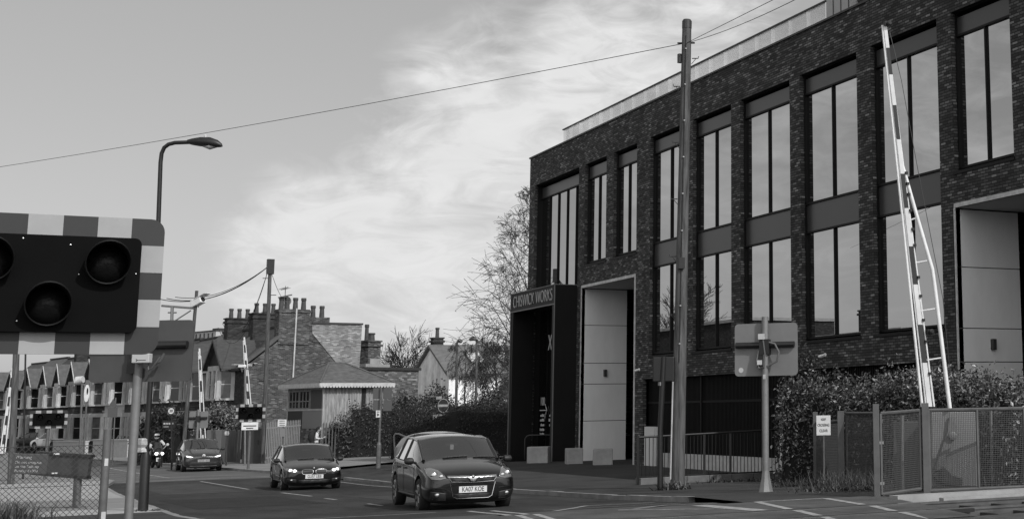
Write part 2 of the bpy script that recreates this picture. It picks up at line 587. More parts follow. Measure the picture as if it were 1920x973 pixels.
for yy in (18.945, 20.455):
    rl.bx(-30, 45, yy - .035, yy + .035, -.02, .014)
    rl.bx(-30, 45, yy - .012, yy + .012, -.14, -.02)
struct(rl.build('railway_track', mat('rail_steel', .16, .45, metal=.7, var=.3, scale=3)))
strip('ballast', frange(17.6, 21.0, .2), lambda y: 12.6 + (y - 18) * .3, K(36), 90,
      lambda x, y: -.17 + .05 * noise.noise((x * 6, y * 6, 0)), mat('ballast_stone', .075, .95, var=.6, scale=14, bump=.9, bscale=22))
slp = MB()
for k in range(34):
    slp.box((13.6 + .65 * k, 19.7, -.13), (.25, 2.5, .12), rot=Matrix.Rotation(R(random.uniform(-1, 1)), 3, 'Z'))
struct(slp.build('railway_sleepers', mat('sleeper_wood', .05, .9, var=.5, scale=6, bump=.5)))
tr = MB()
tr.bx(13.5, 34, 21.35, 21.62, -.06, .07)
tr.bx(14.2, 34, 21.0, 21.14, -.08, .02)
tg = tr.build('cable_trough', concrete)
struct(tg)

# painted markings
def line(b, pts, wd):
    pts = [Vector((p[0], p[1], 0)) for p in pts]
    n = len(pts)
    vs = []
    for i, p in enumerate(pts):
        d = (pts[min(n - 1, i + 1)] - pts[max(0, i - 1)]).normalized()
        q = Vector((-d.y, d.x, 0)) * wd / 2
        for e in (p + q, p - q):
            z = rz(e.y) + .004
            if 17.5 < e.y < 22.6: z = .016
            vs.append((e.x, e.y, z + .001))
    b.add(vs, [(2 * i, 2 * i + 1, 2 * i + 3, 2 * i + 2) for i in range(n - 1)])
def seg(a, c, st=.8):
    L = math.hypot(c[0] - a[0], c[1] - a[1])
    n = max(1, int(L / st))
    return [(a[0] + (c[0] - a[0]) * i / n, a[1] + (c[1] - a[1]) * i / n) for i in range(n + 1)]
mk = MB()
for a, c, wd in [((7.84, 63.5), (7.9, 52.2), .1), ((8.0, 46.8), (7.95, 42), .1), ((7.82, 39.6), (7.82, 38.3), .1), ((7.72, 34.4), (7.68, 32.9), .1),
                 ((7.84, 27.0), (7.32, 22.7), .11), ((8.12, 26.5), (7.6, 22.65), .11), ((7.3, 22.5), (7.05, 20.65), .11), ((7.58, 22.5), (7.34, 20.65), .11),
                 ((3.9, 27.15), (7.3, 27.2), .14), ((8.4, 24.0), (9.9, 26.5), .1), ((9.9, 26.5), (11.2, 26.35), .1), ((9.3, 22.9), (10.5, 24.1), .1), ((10.5, 24.1), (11.2, 23.6), .1), ((8.6, 25.1), (11.1, 24.9), .07),
                 ((11.43, 22.5), (11.02, 20.6), .14), ((10.98, 20.3), (10.7, 19.1), .14), ((12.75, 22.5), (12.4, 20.65), .14), ((12.35, 20.3), (12.0, 19.1), .14), ((11.95, 18.8), (11.6, 17.5), .14), ((10.62, 18.8), (10.3, 17.5), .14),
                 ((11.4, 22.55), (12.75, 22.55), .1), ((10.35, 22.5), (10.55, 20.65), .3), ((8.9, 22.4), (10.3, 21.4), .08),
                 ((10.9, 62), (12.0, 58.5), .1), ((11.55, 56), (11.4, 44), .08), ((4.6, 66.2), (11.9, 67.3), .22)]:
    line(mk, seg(a, c), wd)
# hatched box on the second crossing
for k in range(7):
    y0 = 71 + 3.2 * k
    line(mk, seg((4.9 - k * .12, y0), (7.3, y0 + 3.4)), .11)
    line(mk, seg((7.3, y0), (4.9 - k * .12, y0 + 3.4)), .11)
line(mk, seg((7.4, 70), (6.3, 94)), .11)
line(mk, seg((4.8, 70.4), (10.6, 70.8)), .11)
line(mk, seg((4.2, 94), (9.3, 94)), .11)
struct(mk.build('road_markings', paint_w))

# ------------------------------------------------------------------ the brick office building
FX = 20.8
brick_office = brick('dark_office_brick', [(0, .028), (.4, .052), (.75, .092), (.92, .15), (1, .24)], .016, ms=.012, blotch=.252)
liner = mat('window_liner', .008, .5)
win_frame = mat('window_frame', .007, .55, spec=.2)
spandrel_m = mat('spandrel_panel', .045, .32, var=.06, scale=.5)
office_glass = glassy('office_glass', tint=.52, wave=.03)
office = thing('office_building', 'three storey dark brick office block with tall mirrored windows and black entrance portal', 'office building', (FX, 0, 0))
yb = [24, 26.2, 27.41, 29.9, 30.55, 33.86, 34.63, 37.97, 38.65, 42.05, 42.74, 45.74, 46.45, 49.53, 50.82, 53.15, 53.95, 56.33, 57.06, 62.64, 63.4]
zbk = [-1.5, 2.65, 3.44, 6.45, 7.32, 11.48, 12.79]
yb = sorted(set(yb + [31.9, 50.06, 50.9, 56.5, 23.0]))
def is_open(y, z):
    if 57.06 < y < 62.64 and z < 11.48: return True
    for a, c in ((53.95, 56.33), (50.82, 53.15), (27.41, 29.9), (24, 26.2)):
        if a < y < c and 7.32 < z < 11.48: return True
    for a, c in ((46.45, 49.53), (42.74, 45.74), (38.65, 42.05), (34.63, 37.97), (30.55, 33.86)):
        if a < y < c and 3.44 < z < 11.48: return True
    if 31.9 < y < 50.06 and z < 2.65: return True
    if 50.9 < y < 56.5 and z < 6.45: return True
    if 23.0 < y < 29.9 and z < 6.45: return True
    return False
wl = MB()
T = .13
ny, nz_ = len(yb) - 1, len(zbk) - 1
op = [[is_open((yb[i] + yb[i + 1]) / 2, (zbk[j] + zbk[j + 1]) / 2) for j in range(nz_)] for i in range(ny)]
for i in range(ny):
    for j in range(nz_):
        if op[i][j]: continue
        y0, y1, z0, z1 = yb[i], yb[i + 1], zbk[j], zbk[j + 1]
        wl.quad((0, y0, z0), (0, y1, z0), (0, y1, z1), (0, y0, z1))
        if i + 1 < ny and op[i + 1][j]: wl.quad((0, y1, z0), (T, y1, z0), (T, y1, z1), (0, y1, z1))
        if i > 0 and op[i - 1][j]: wl.quad((0, y0, z0), (T, y0, z0), (T, y0, z1), (0, y0, z1))
        if j > 0 and op[i][j - 1]: wl.quad((0, y0, z0), (0, y1, z0), (T, y1, z0), (T, y0, z0))
        if j + 1 < nz_ and op[i][j + 1]: wl.quad((0, y0, z1), (0, y1, z1), (T, y1, z1), (T, y0, z1))
wl.quad((0, 23, -1.5), (15, 23, -1.5), (15, 23, 12.79), (0, 23, 12.79))
wl.quad((0, 63.4, -1.5), (15, 63.4, -1.5), (15, 63.4, 12.79), (0, 63.4, 12.79))
wl.quad((15, 23, -1.5), (15, 63.4, -1.5), (15, 63.4, 12.79), (15, 23, 12.79))
wl.build('wall', brick_office, office)
# slightly proud stretcher joints over each pier and a second, recessed brick shell that closes the openings' depth
rf = MB()
rf.bx(.3, 14.9, 23.1, 63.3, 12.3, 12.45)
rf.build('flat_roof', dark_grey, office)
cp = MB()
cp.bx(-.05, .4, 22.95, 63.45, 12.79, 12.85)
cp.bx(.4, 15.05, 63.1, 63.45, 12.79, 12.85)
cp.bx(.4, 15.05, 22.95, 23.3, 12.79, 12.85)
cp.build('coping', black, office)
def window(y0, y1, sill, kind):
    """opening y0..y1; metal liner, frame, spandrel panels and panes"""
    d = .17 if kind != 'entrance' else .3
    g = .19 if kind != 'entrance' else .33
    top = 11.48
    f = MB()
    f.bx(T + .002, g + .3, y1 - .03, y1 + .1, sill + .02, top + .05)
    f.bx(T + .002, g + .3, y0 - .1, y0 + .03, sill + .02, top + .05)
    f.bx(T + .002, g + .3, y0 - .1, y1 + .1, top - .02, top + .1)
    f.bx(-.03, g + .3, y0 - .04, y1 + .04, sill - .05, sill + .03)
    zz = []
    if kind == 'single': zz = [(sill + .16, 10.85)]
    elif kind == 'double': zz = [(sill + .14, 6.65), (7.57, 10.85)]
    else: zz = [(sill, 6.3), (6.4, 10.85)]
    n = 2 if kind != 'entrance' else 5
    for za, zb_ in zz:
        f.bx(g - .05, g + .06, y0, y1, za - .06, za)
        f.bx(g - .05, g + .06, y0, y1, zb_, zb_ + .05)
        for k in range(1, n):
            yy = y0 + (y1 - y0) * k / n
            hw = .024 if kind != 'entrance' else .012
            f.bx(g - .04, g + .05, yy - hw, yy + hw, za, zb_)
    fr = f.build('window', [win_frame], office)
    cells = [(10.9, top - .12)]
    if kind == 'double': cells.append((6.7, 7.51))
    for za, zb_ in cells:
        sp = MB()
        sp.bx(g, g + .05, y0 + .01, y1 - .01, za, zb_)
        sp.build('spandrel', spandrel_m, fr)
    for za, zb_ in zz:
        for k in range(n):
            a, c = y0 + (y1 - y0) * k / n, y0 + (y1 - y0) * (k + 1) / n
            e = .02 if kind != 'entrance' else .012
            p = MB()
            ya, yc = a + (e if k else .02), c - (e if k < n - 1 else .02)
            tl = random.uniform(-.002, .002)
            p.quad((g + .02 + tl, ya, za), (g + .02 - tl, yc, za), (g + .02 - tl, yc, zb_), (g + .02 + tl, ya, zb_))
            p.build('pane', office_glass if not (kind == 'entrance' and za < 0) else mat('dark_entrance_glass', .004, .06, spec=.35), fr)
for a, c in ((53.95, 56.33), (50.82, 53.15), (27.41, 29.9), (24, 26.2)): window(a, c, 7.32, 'single')
for a, c in ((46.45, 49.53), (42.74, 45.74), (38.65, 42.05), (34.63, 37.97), (30.55, 33.86)): window(a, c, 3.44, 'double')
window(57.06, 62.64, -1.0, 'entrance')
# recessed bays lined with pale panels
def recess(y0, y1):
    r = MB()
    top = 6.45
    js = [-1.2, 1.14, 2.6, 3.43, 4.95, top - .04]
    for a, c in zip(js, js[1:]):
        r.bx(.0, 1.94, y1 - .0, y1 + .06, a + .012, c - .012)
    p = r.build('jamb_panel', render_p, office)
    r = MB()
    r.bx(.03, 1.9, y1 + .07, y1 + .1, -1.2, top)
    r.bx(.05, 2.6, y0 - .1, y0 - .03, -1.2, top)
    r.bx(2.3, 2.4, y0 - .1, y1 + .1, -1.2, top)
    for k in range(1, 4):
        yy = y0 + (y1 - y0) * k / 4
        r.bx(2.24, 2.3, yy - .04, yy + .04, -1.2, top)
    r.build('recess_lining', mat('recess_dark', .02, .25), office)
    r = MB()
    r.bx(-.02, 2.5, y0 - .02, y1, top - .02, top + .05)
    r.build('soffit', mat('soffit_panel', .5, .8), office)
    r = MB()
    r.bx(-.035, .06, y0 - .07, y1 + .03, top - .02, top + .09)
    r.bx(-.035, .06, y0 - .07, y0 - .0, -1.2, top - .02)
    r.bx(-.035, .0, y1 - .0, y1 + .05, -1.2, top - .02)
    r.build('recess_trim', mat('pale_trim', .5, .6, var=.3, scale=5), office)
    l = MB()
    l.bx(.95, 1.07, y1 - .11, y1, 2.9, 3.17)
    l.build('wall_light', dark_grey, office, bevel=.01)
recess(50.9, 56.5)
recess(23.0, 29.9)
# louvred ground floor
lv = MB()
lv.bx(.3, .36, 31.9, 50.06, -1.2, 2.7)
lv.bx(0.02, .36, 31.8, 31.92, -1.2, 2.7)
y = 31.95
while y < 50.05:
    lv.bx(.2, .3, y, y + .035, -1.2, 2.66)
    y += .1
for y in (36.4, 40.9, 45.4):
    lv.bx(.14, .3, y - .06, y + .06, -1.2, 2.66)
lv.bx(.18, .31, 31.9, 50.06, 1.75, 1.83)
lv.build('louvre_screen', mat('black_louvre', .005, .6, spec=.2), office)
ps = MB()
ps.bx(.0, .14, 49.0, 49.9, -.45, .95)
ps.build('utility_hatch', mat('pale_hatch', .6, .7), office)
ps = MB()
ps.bx(-.1, .14, 36.0, 48.3, -.6, .05)
ps.build('screen_plinth', mat('pale_plinth', .45, .8, var=.2), office)
sgn = MB()
sgn.bx(.12, .15, 37.6, 37.85, 1.15, 1.5)
sgn.bx(.12, .15, 37.6, 37.85, .8, 1.1)
sgn.build('notice', white_p, office)
# entrance portal
po = MB()
py0, py1, pd, ph = 57.06, 62.8, -.93, 6.6
po.bx(pd, -.003, py0, py0 + .34, -1.2, ph)
po.bx(pd, -.003, py1 - .34, py1, -1.2, ph)
po.bx(pd, -.003, py0 + .34, py1 - .34, ph - .78, ph)
portal = po.build('entrance_portal', mat('black_cladding', .006, .55, var=.3, scale=1.2, spec=.25), office)
pe = MB()
pe.bx(pd - .03, pd, py0, py0 + .05, -1.2, ph + .03)
pe.bx(pd - .03, pd, py1 - .05, py1, -1.2, ph + .03)
pe.bx(pd - .03, -.0, py0 - .0, py1, ph, ph + .03)
pe.bx(pd - .03, pd, py0 + .05, py1 - .05, ph - .8, ph - .75)
pe.build('portal_trim', mat('bronze_trim', .14, .5), portal)
sign_m = mat('sign_letter', .4, .5)
words('portal_lettering', 'CHISWICK WORKS', .72, sign_m, portal, (pd - .012, (py0 + py1) / 2, ph - .39), FACE_W, .01, sx_=.8, spacing=1.03, off=-.012)
words('door_lettering', 'X+', .95, mat('door_letter', .55, .5), office, (.3, 60.95, 4.43), FACE_W, .01, sx_=.7)
dl = mat('door_letter', .55, .5)
words('door_lettering', '100', .5, dl, office, (.3, 61.98, 1.95), FACE_W, .005, sx_=.75)
dtx = MB()
for q in range(5):
    for yy in (61.95, 60.8):
        if yy < 61 and q > 2: continue
        yq = yy - .24
        while yq < yy + .24:
            wq = random.uniform(.05, .1)
            dtx.bx(.29, .30, yq, yq + wq, .1 * 13.2 - .2 * q, 1.32 - .2 * q + random.uniform(.07, .12))
            yq += wq + .03
dtx.build('door_lettering', dl, office)
ar = MB()
ar.bx(.29, .3, 61.4, 62.3, 1.57, 1.61)
ar.path([(.295, 61.6, 1.85), (.295, 61.4, 1.59), (.295, 61.65, 1.25)], .02, 4)
ar.build('door_arrow', dl, office)
# glass balustrade and rooftop pavilion
gx = 1.2
n = 0
y = 38.5
fr_ = MB()
fr_.bx(gx - .03, gx + .04, 38.4, 62.55, 14.06, 14.11)
bal = fr_.build('roof_balustrade', dark_grey, office)
bal_glass = clear_glass('balustrade_glass', .95, .8)
while y < 62.4:
    y2 = min(y + 1.22, 62.5)
    b = MB()
    b.bx(gx, gx + .025, y + .015, y2 - .015, 12.5, 14.06)
    b.build('glass_panel', bal_glass, bal)
    y = y2
b = MB()
yy = 62.5
for k in range(5):
    b.bx(gx + .05 + 1.3 * k, gx + 1.3 * (k + 1), yy, yy + .025, 12.5, 14.06)
b.build('glass_panel', bal_glass, bal)
pv = MB()
pv.bx(gx, gx + 7, 36.95, 38.4, 12.4, 16.4)
pav = pv.build('roof_pavilion', mat('pavilion_cladding', .4, .6, var=.05), office)
pv = MB()
for k in range(3):
    pv.bx(gx - .02, gx, 37.0 + .47 * k, 37.03 + .47 * k, 12.4, 16.4)
pv.build('cladding_joint', dark_grey, pav)
pv = MB()
pv.bx(gx + .3, gx + 7, 34.9, 36.95, 12.4, 16.4)
pv.build('pavilion_window', mat('pavilion_glass', .08, .1), pav)
pv = MB()
pv.bx(gx + .22, gx + .3, 34.9, 36.95, 13.75, 13.82)
pv.bx(gx + .22, gx + .3, 34.88, 34.95, 12.4, 16.4)
pv.bx(gx + .22, gx + .3, 35.95, 36.0, 12.4, 16.4)
pv.build('pavilion_frame', white_old, pav)
def wall_camera(y, z, label):
    t = thing('security_camera', label, 'camera', (FX - .001, y, z), 0, 'security cameras on the brick office wall')
    b = MB()
    b.lathe([(0, -.0), (.09, 0), (.09, .05), (.05, .09), (0, .09)], 14, Matrix.Rotation(R(-90), 4, 'Y'))
    b.build('bracket', white_p, t, smooth=True)
    b = MB()
    b.path([(-.09, .0, 0), (-.14, .02, -.03), (-.2, .12, -.06), (-.21, .26, -.07)], [.05, .07, .075, .07], 12)
    b.build('camera_body', white_p, t, smooth=True)
    b = MB()
    b.tube((-.205, .255, -.07), (-.21, .3, -.075), .06, .06, 12)
    b.build('lens', black, t)
    t.scale = (.6, .6, .6)
wall_camera(36.6, 3.02, 'white bullet camera on the brick band under the windows, right of the crossing board')
wall_camera(39.3, 3.05, 'small dark camera on the brick band close to the edge of the grey crossing board')
wall_camera(50.4, 3.0, 'small camera on the brick pier right of the pale entrance recess')
# concrete blocks on the forecourt
def block(px, py, d, label, rz_=0, sz=(.82, .55, .62)):
    p = at(px, py, d)
    b = MB()
    b.bx(-sz[0] / 2, sz[0] / 2, -sz[1] / 2, sz[1] / 2, -.06, sz[2])
    p.z = gz(p.x, p.y)
    o = b.build('concrete_block', concrete, None, p, (0, 0, rz_), bevel=.03)
    tag(o, label, 'block', 'concrete blocks in front of the office entrance')
block(1010, 866, 56.8, 'concrete block in front of the black portal opening', R(-31))
block(1076, 866, 55.2, 'concrete block at the right foot of the black portal', R(-8), (.6, .5, .58))
block(1130, 869, 53.8, 'concrete block before the pale panelled recess', R(-20), (.72, .5, .58))
# hoop barrier by the entrance
p = at(1010, 862, 61.5)
p.z = gz(p.x, p.y)
b = MB()
b.path([(0, 0, 0), (0, 0, .85), (.06, 0, .95), (.15, 0, 1.0), (1.35, 0, 1.0), (1.44, 0, .95), (1.5, 0, .85), (1.5, 0, 0)], .03, 8)
tag(b.build('hoop_barrier', black, None, (p.x - .6, p.y, p.z), (0, 0, R(-25)), smooth=True), 'black tubular hoop barrier beside the office entrance', 'barrier')
# ------------------------------------------------------------------ poles, signs, barriers, fences
FWH = Vector((FW.x, FW.y, 0)).normalized()
RTH = Vector((FWH.y, -FWH.x, 0))
def V(px, py, base, nrm=None):
    """point on the upright plane through base that a photograph pixel looks at"""
    nrm = nrm or FWH
    d = FW + RT * ((px - CX) / FPX) - UP * ((py - CY) / FPX)
    return EYE + d * ((Vector(base) - EYE).dot(nrm) / d.dot(nrm))
def gnd(px, py, d):
    p = at(px, py, d)
    p.z = (gz(p.x, p.y) if (p.x > xr(p.y) or p.x < xl(p.y)) else rz(p.y))
    return p
def rel(p, b): return tuple(Vector(p) - Vector(b))
FACE = math.atan2(-RTH.y, RTH.x) * -1        # turns a thing square to the view
FACE = math.atan2(RTH.y, RTH.x)

# near telegraph pole
b0 = gnd(1270, 916, 33.6)
tp = V(1288, 44, b0)
tpole = thing('telegraph_pole', 'tall weathered wooden telegraph pole with step irons in front of the brick office', 'telegraph pole', b0)
t_ = rel(tp, b0)
b = MB()
pts = [Vector(t_) * k / 12 for k in range(13)]
b.path([(0, 0, -.4)] + pts[1:], [.165 - .055 * k / 12 for k in range(13)], 16)
b.build('pole', wood_pole, tpole, smooth=True)
b = MB()
b.path([Vector(t_) * .988, Vector(t_) * 1.004, Vector(t_) * 1.008], [.118, .118, .09], 14)
b.build('cap', dark_grey, tpole)
ax = Vector(t_).normalized()
for k in range(11):
    b = MB()
    h = .3 + .062 * k
    s_ = -1 if k % 2 else 1
    p = Vector(t_) * h
    o = RTH * s_ * .14
    b.path([p + o, p + o + RTH * s_ * .15, p + o + RTH * s_ * .16 + Vector((0, 0, .05))], .012, 6)
    b.tube(p + o * .9 - Vector((0, 0, .14)), p + o + RTH * s_ * .1, .008, n=5)
    b.build('step_iron', dark_grey, tpole)
b = MB()
for h0, h1 in ((.02, .26),):
    b.tube(Vector(t_) * h0 - RTH * .15 - FWH * .07, Vector(t_) * h1 - RTH * .14 - FWH * .07, .025, n=8)
b.build('conduit', white_old, tpole)
b = MB()
b.tube(Vector(t_) * .26 - FWH * .16, Vector(t_) * .97 - FWH * .125, .009, n=5)
for k in range(9):
    b.box(Vector(t_) * (.3 + .08 * k) - FWH * (.16 - .004 * k), (.035, .03, .02), 1)
b.build('down_cable', [black, white_old], tpole)
b = MB()
b.path([Vector(t_) * .955 + RTH * (-.22), Vector(t_) * .955 + RTH * .2], .022, 6)
b.build('cross_arm', black, tpole)
b = MB()
b.box(Vector(t_) * .955 + RTH * -.16 - Vector((0, 0, .38)), (.09, .1, .22))
b.build('terminal_block', black, tpole)
b = MB()
b.box(Vector(t_) * .47 - FWH * .17, (.14, .12, .26))
b.build('terminal_block', black, tpole)
def cable(pts, r, label, sag=0, n=14):
    a, c = Vector(pts[0]), Vector(pts[1])
    out = [a + (c - a) * k / n - Vector((0, 0, sag * 4 * (k / n) * (1 - k / n))) for k in range(n + 1)]
    m = MB()
    m.path([p - a for p in out], r, 5)
    tag(m.build('overhead_cable', black_matt, None, a, smooth=True), label, 'cable', 'overhead telephone cables')
ptop = Vector(b0) + Vector(t_) * .955
cable([ptop, at(-420, 371, 70)], .009, 'long thin cable crossing the open sky to the left of the tall pole', .3)
cable([ptop, at(1600, -75, 22)], .007, 'upper of the two cables rising right from the tall pole top', .0)
cable([ptop, at(1600, -58, 22)], .007, 'lower of the two cables rising right from the tall pole top', .12)

# dark post with the side-on signal heads beside the pole
b0 = gnd(1238, 917, 33.0)
dp = thing('traffic_signal', 'black post with two dark boxes seen from behind beside the wooden pole', 'signal', b0)
b = MB()
t_ = rel(V(1245, 668, b0), b0)
m_ = rel(V(1238, 800, b0), b0)
b.path([(0, 0, -.1), Vector(m_) * .5, m_, Vector(m_) * .3 + Vector(t_) * .7, t_], [.07, .065, .06, .06, .055], 10)
b.build('post', black, dp, smooth=True)
c = Vector(rel(V(1244, 692, b0), b0))
for s_ in (-1, 1):
    b = MB()
    b.box(c + RTH * .125 * s_ + FWH * .1, (.235, .22, .56), rot=Matrix.Rotation(FACE, 3, 'Z'))
    b.build('signal_head', mat('signal_black', .012, .5), dp, bevel=.02)
b = MB()
b.box(c + RTH * -.06 - Vector((0, 0, .33)), (.1, .1, .08))
b.build('bracket', galv, dp)

# ---- crossing light boards
def check_board(W, H, parent, loc=(0, 0, 0), deep=.045):
    b = MB()
    b.prism(rrect(W, H, .07 * H / .73, 6), 0, .02, XZ)
    b.build('backing_board', red_p, parent, loc)
    bt = .155 * H
    cw = W / 7
    cm_ = mat('check_white', .33, .55, var=.08, scale=5)
    for k in (1, 3, 5):
        for s_ in (-1, 1):
            c = MB()
            x0 = -W / 2 + cw * k
            z1 = s_ * H / 2
            c.bx(x0, x0 + cw, -.023, -.0202, min(z1, z1 - s_ * bt), max(z1, z1 - s_ * bt))
            c.build('white_check', cm_, parent, loc)
    ch = H / 5
    for k in (1, 3):
        for s_ in (-1, 1):
            c = MB()
            x1 = s_ * W / 2
            z0 = -H / 2 + ch * k
            c.bx(min(x1, x1 - s_ * bt), max(x1, x1 - s_ * bt), -.023, -.0202, z0, z0 + ch)
            c.build('white_check', cm_, parent, loc)
    c = MB()
    c.prism(rrect(W - 2 * bt, H - 2 * bt, .035 * H / .73, 5), .0, .03 + deep, XZ)
    c.build('light_panel', mat('panel_black', .0035, .6, var=.2, scale=3, spec=.06), parent, loc)
    yf = -(.03 + deep)
    r = .147 * H
    for x, z in ((-.21 * W, .15 * H), (.26 * W, .15 * H), (.03 * W, -.155 * H)):
        h = MB()
        vs, fs = [], []
        n = 28
        for k in range(n):
            a = 2 * math.pi * k / n
            ln = r * (1.05 + .65 * math.sin(a))
            for rr, yy in ((r, 0), (r * 1.03, -max(.25 * r, ln)), (r * .97, -max(.25 * r, ln)), (r * .94, 0)):
                vs.append((x + rr * math.cos(a), yf + yy, z + rr * math.sin(a)))
        for k in range(n):
            for q in range(3):
                i, j = 4 * k + q, 4 * ((k + 1) % n) + q
                fs.append((i, j, j + 1, i + 1))
        h.add(vs, fs)
        hd = h.build('lamp_hood', mat('hood_black', .008, .5, spec=.35), parent, loc, smooth=True)
        h = MB()
        prof = [(r * .94, .0), (r * .8, .02), (r * .5, .045), (0, .055)]
        h.lathe(prof, 24, Matrix.Translation((x, yf - .004, z)) @ Matrix.Rotation(R(90), 4, 'X'))
        h.build('lens', mat('unlit_lens', .006, .35, bump=.15, bscale=80, spec=.2), hd, smooth=True)
    return yf
dN = 8.0
bN = at(302, 538, dN)
WN, HN = 1.15, .735
near = thing('crossing_signal', 'large near level crossing light board with chequered border and three unlit hooded lamps', 'crossing signal', (bN.x - WN / 2, bN.y, bN.z))
check_board(WN, HN, near)
b = MB()
for x, z in ((-.1, .23), (.12, .205), (.17, .05), (.44, .06), (-.1, -.2)):
    b.lathe([(0, .004), (.004, .003), (.005, 0)], 8, Matrix.Translation((x, -.0755, z)) @ Matrix.Rotation(R(90), 4, 'X'))
b.build('screw', chrome, near)
b = MB()
b.tube((-.3, .1, -3.0), (-.3, .1, .3), .045, n=12)
b.tube((-.45, .06, -.15), (.45, .06, -.15), .03, n=8)
b.build('post', galv_dk, near, smooth=True)

def board_back(px, py, d, base_px, w_, h_, rz_, label, top=None, extras=True, flange=True, bm_=None):
    base = gnd(base_px[0], base_px[1], d)
    c = V(px, py, base)
    t = thing('crossing_signal', label, 'crossing signal', base, rz_)
    L = Vector((0, 0, c.z - base.z))
    off = (c - base)
    lx = off.x * math.cos(rz_) + off.y * math.sin(rz_)
    b = MB()
    b.prism(rrect(w_, h_, .08, 6, lx * .0, L.z), -.09, -.07, XZ)
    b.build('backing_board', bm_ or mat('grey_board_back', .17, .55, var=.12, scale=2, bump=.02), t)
    b = MB()
    zt = L.z + (top if top else h_ * .62)
    b.tube((0, 0, -.15), (0, 0, zt), .065, n=16)
    b.build('post', galv, t, smooth=True)
    if flange:
        b = MB()
        b.lathe([(.15, -.02), (.14, .03), (.09, .26), (.07, .4), (.066, .4)], 8)
        b.build('post_base', galv, t)
    b = MB()
    b.tube((-w_ * .47, .02, L.z + .09), (w_ * .46, .02, L.z + .09), .06, n=10)
    b.box((0.0, .0, L.z + .05), (.2, .16, .3))
    b.box((-.08, .0, L.z - .2), (.14, .12, .3))
    b.build('wiring_conduit', black, t)
    b = MB()
    if extras:
        b.path([(.07, -.05, L.z + .14), (.22, -.06, L.z + .1), (.3, -.06, L.z - .06), (.26, -.06, L.z - .24), (.08, -.06, L.z - .32)], .022, 8)
        b.path([(-.12, -.06, L.z - .02), (-.16, -.07, L.z - .25), (-.1, -.08, L.z - .37), (0, -.08, L.z - .36), (.02, -.08, L.z - .1), (-.02, -.08, L.z + .2)], .016, 8)
        b.build('cable_loop', mat('grey_cable', .1, .5), t, smooth=True)
        b = MB()
        b.box((-.05, -.08, L.z + .25), (.12, .08, .11), 0)
        b.box((-.09, -.08, L.z - .26), (.09, .06, .09), 0)
        b.build('junction_box', white_old, t)
        b = MB()
        b.prism(circle(.05, 20), 0, .003, Matrix.Translation((-w_ / 2 + .13, .068, L.z - h_ / 2 + .12)) @ XZ)
        b.build('fixing_disc', white_old, t)
        b = MB()
        b.box((.0, -.066, L.z - h_ / 2 - .02), (.05, .01, .09))
        b.build('number_tag', white_old, t)
    return t, L
board_back(1424, 655, 28.6, (1436, 934), 1.3, 1.04, R(-31 - 12), 'back of the right crossing board, grey sheet on a galvanised post with looped cables')
tL, LL = board_back(254, 658, 22.3, (240, 985), 1.6, .95, FACE, 'back of the left crossing board, grey sheet half hidden behind the near chequered board', extras=False, top=.05, flange=False, bm_=mat('darker_board_back', .06, .6, var=.15, scale=2))  # this back is toned darker than the right board's
b = MB()
b.box((.13, -.16, LL.z - .12), (.27, .12, .145))
pb = b.build('control_box', mat('box_grey', .45, .5), tL, bevel=.012)
b = MB()
b.box((.15, -.222, LL.z - .15), (.14, .003, .008))
b.box((.08, -.222, LL.z - .142), (.03, .003, .01), rot=Matrix.Rotation(R(35), 3, 'Y'))
b.box((.08, -.222, LL.z - .156), (.03, .003, .01), rot=Matrix.Rotation(R(-35), 3, 'Y'))
b.build('maker_mark', black, pb)
b = MB()
b.path([(.2, -.1, LL.z - .2), (.22, -.12, LL.z - .3), (.27, -.12, LL.z - .28), (.38, -.1, LL.z - .1)], .012, 6)
b.path([(.3, -.08, LL.z - .2), (.38, -.1, LL.z - .17), (.44, -.1, LL.z - .05)], .018, 6)
b.build('cable_loop', mat('grey_cable', .1, .5), tL, smooth=True)

# street lamp on the left
b0 = gnd(268, 957, 29.9)
lamp = thing('street_lamp', 'tall dark street lamp with curved neck and flat lantern beside the left kerb', 'street lamp', b0)
g_ = lambda px, py: Vector(rel(V(px, py, b0), b0))
b = MB()
b.path([(0, 0, -.1), g_(273, 858), g_(274, 846)], [.1, .092, .06], 16)
b.build('column_base', black, lamp, smooth=True)
b = MB()
b.path([g_(274, 850), g_(282, 716), g_(297, 415), g_(301, 305), g_(303, 288), g_(308, 277), g_(316, 271), g_(328, 268), g_(356, 267)],
       [.056, .053, .046, .043, .042, .042, .042, .042, .042], 12)
b.build('column', black, lamp, smooth=True)
hd = MB()
prof = [(352, 266, .045), (362, 266, .075), (375, 266, .1), (392, 267, .11), (406, 270, .085), (414, 273, .045), (417, 275, .01)]
hd.path([g_(a, c) for a, c, r in prof], [r for a, c, r in prof], 14)
lh = hd.build('lantern', black, lamp, smooth=True)
b = MB()
b.path([g_(378, 272), g_(394, 274.5), g_(408, 275)], [.03, .075, .02], 12)
b.build('lamp_lens', mat('lamp_lens', .3, .2), lh, smooth=True)
b = MB()
b.lathe([(.03, 0), (.03, .05), (.015, .07), (0, .07)], 10, Matrix.Translation(g_(385, 259)))
b.build('photocell', white_old, lh)
b = MB()
c = g_(268, 833)
b.path([c + Vector((0, 0, -.15)), c + Vector((0, 0, -.06)), c, c + Vector((0, 0, .1)), c + Vector((0, 0, .13))], [.13, .1, .13, .12, .1], 7)
b.build('plastic_wrap', mat('plastic_wrap', .3, .35, var=.3, scale=12, bump=.5), lamp)

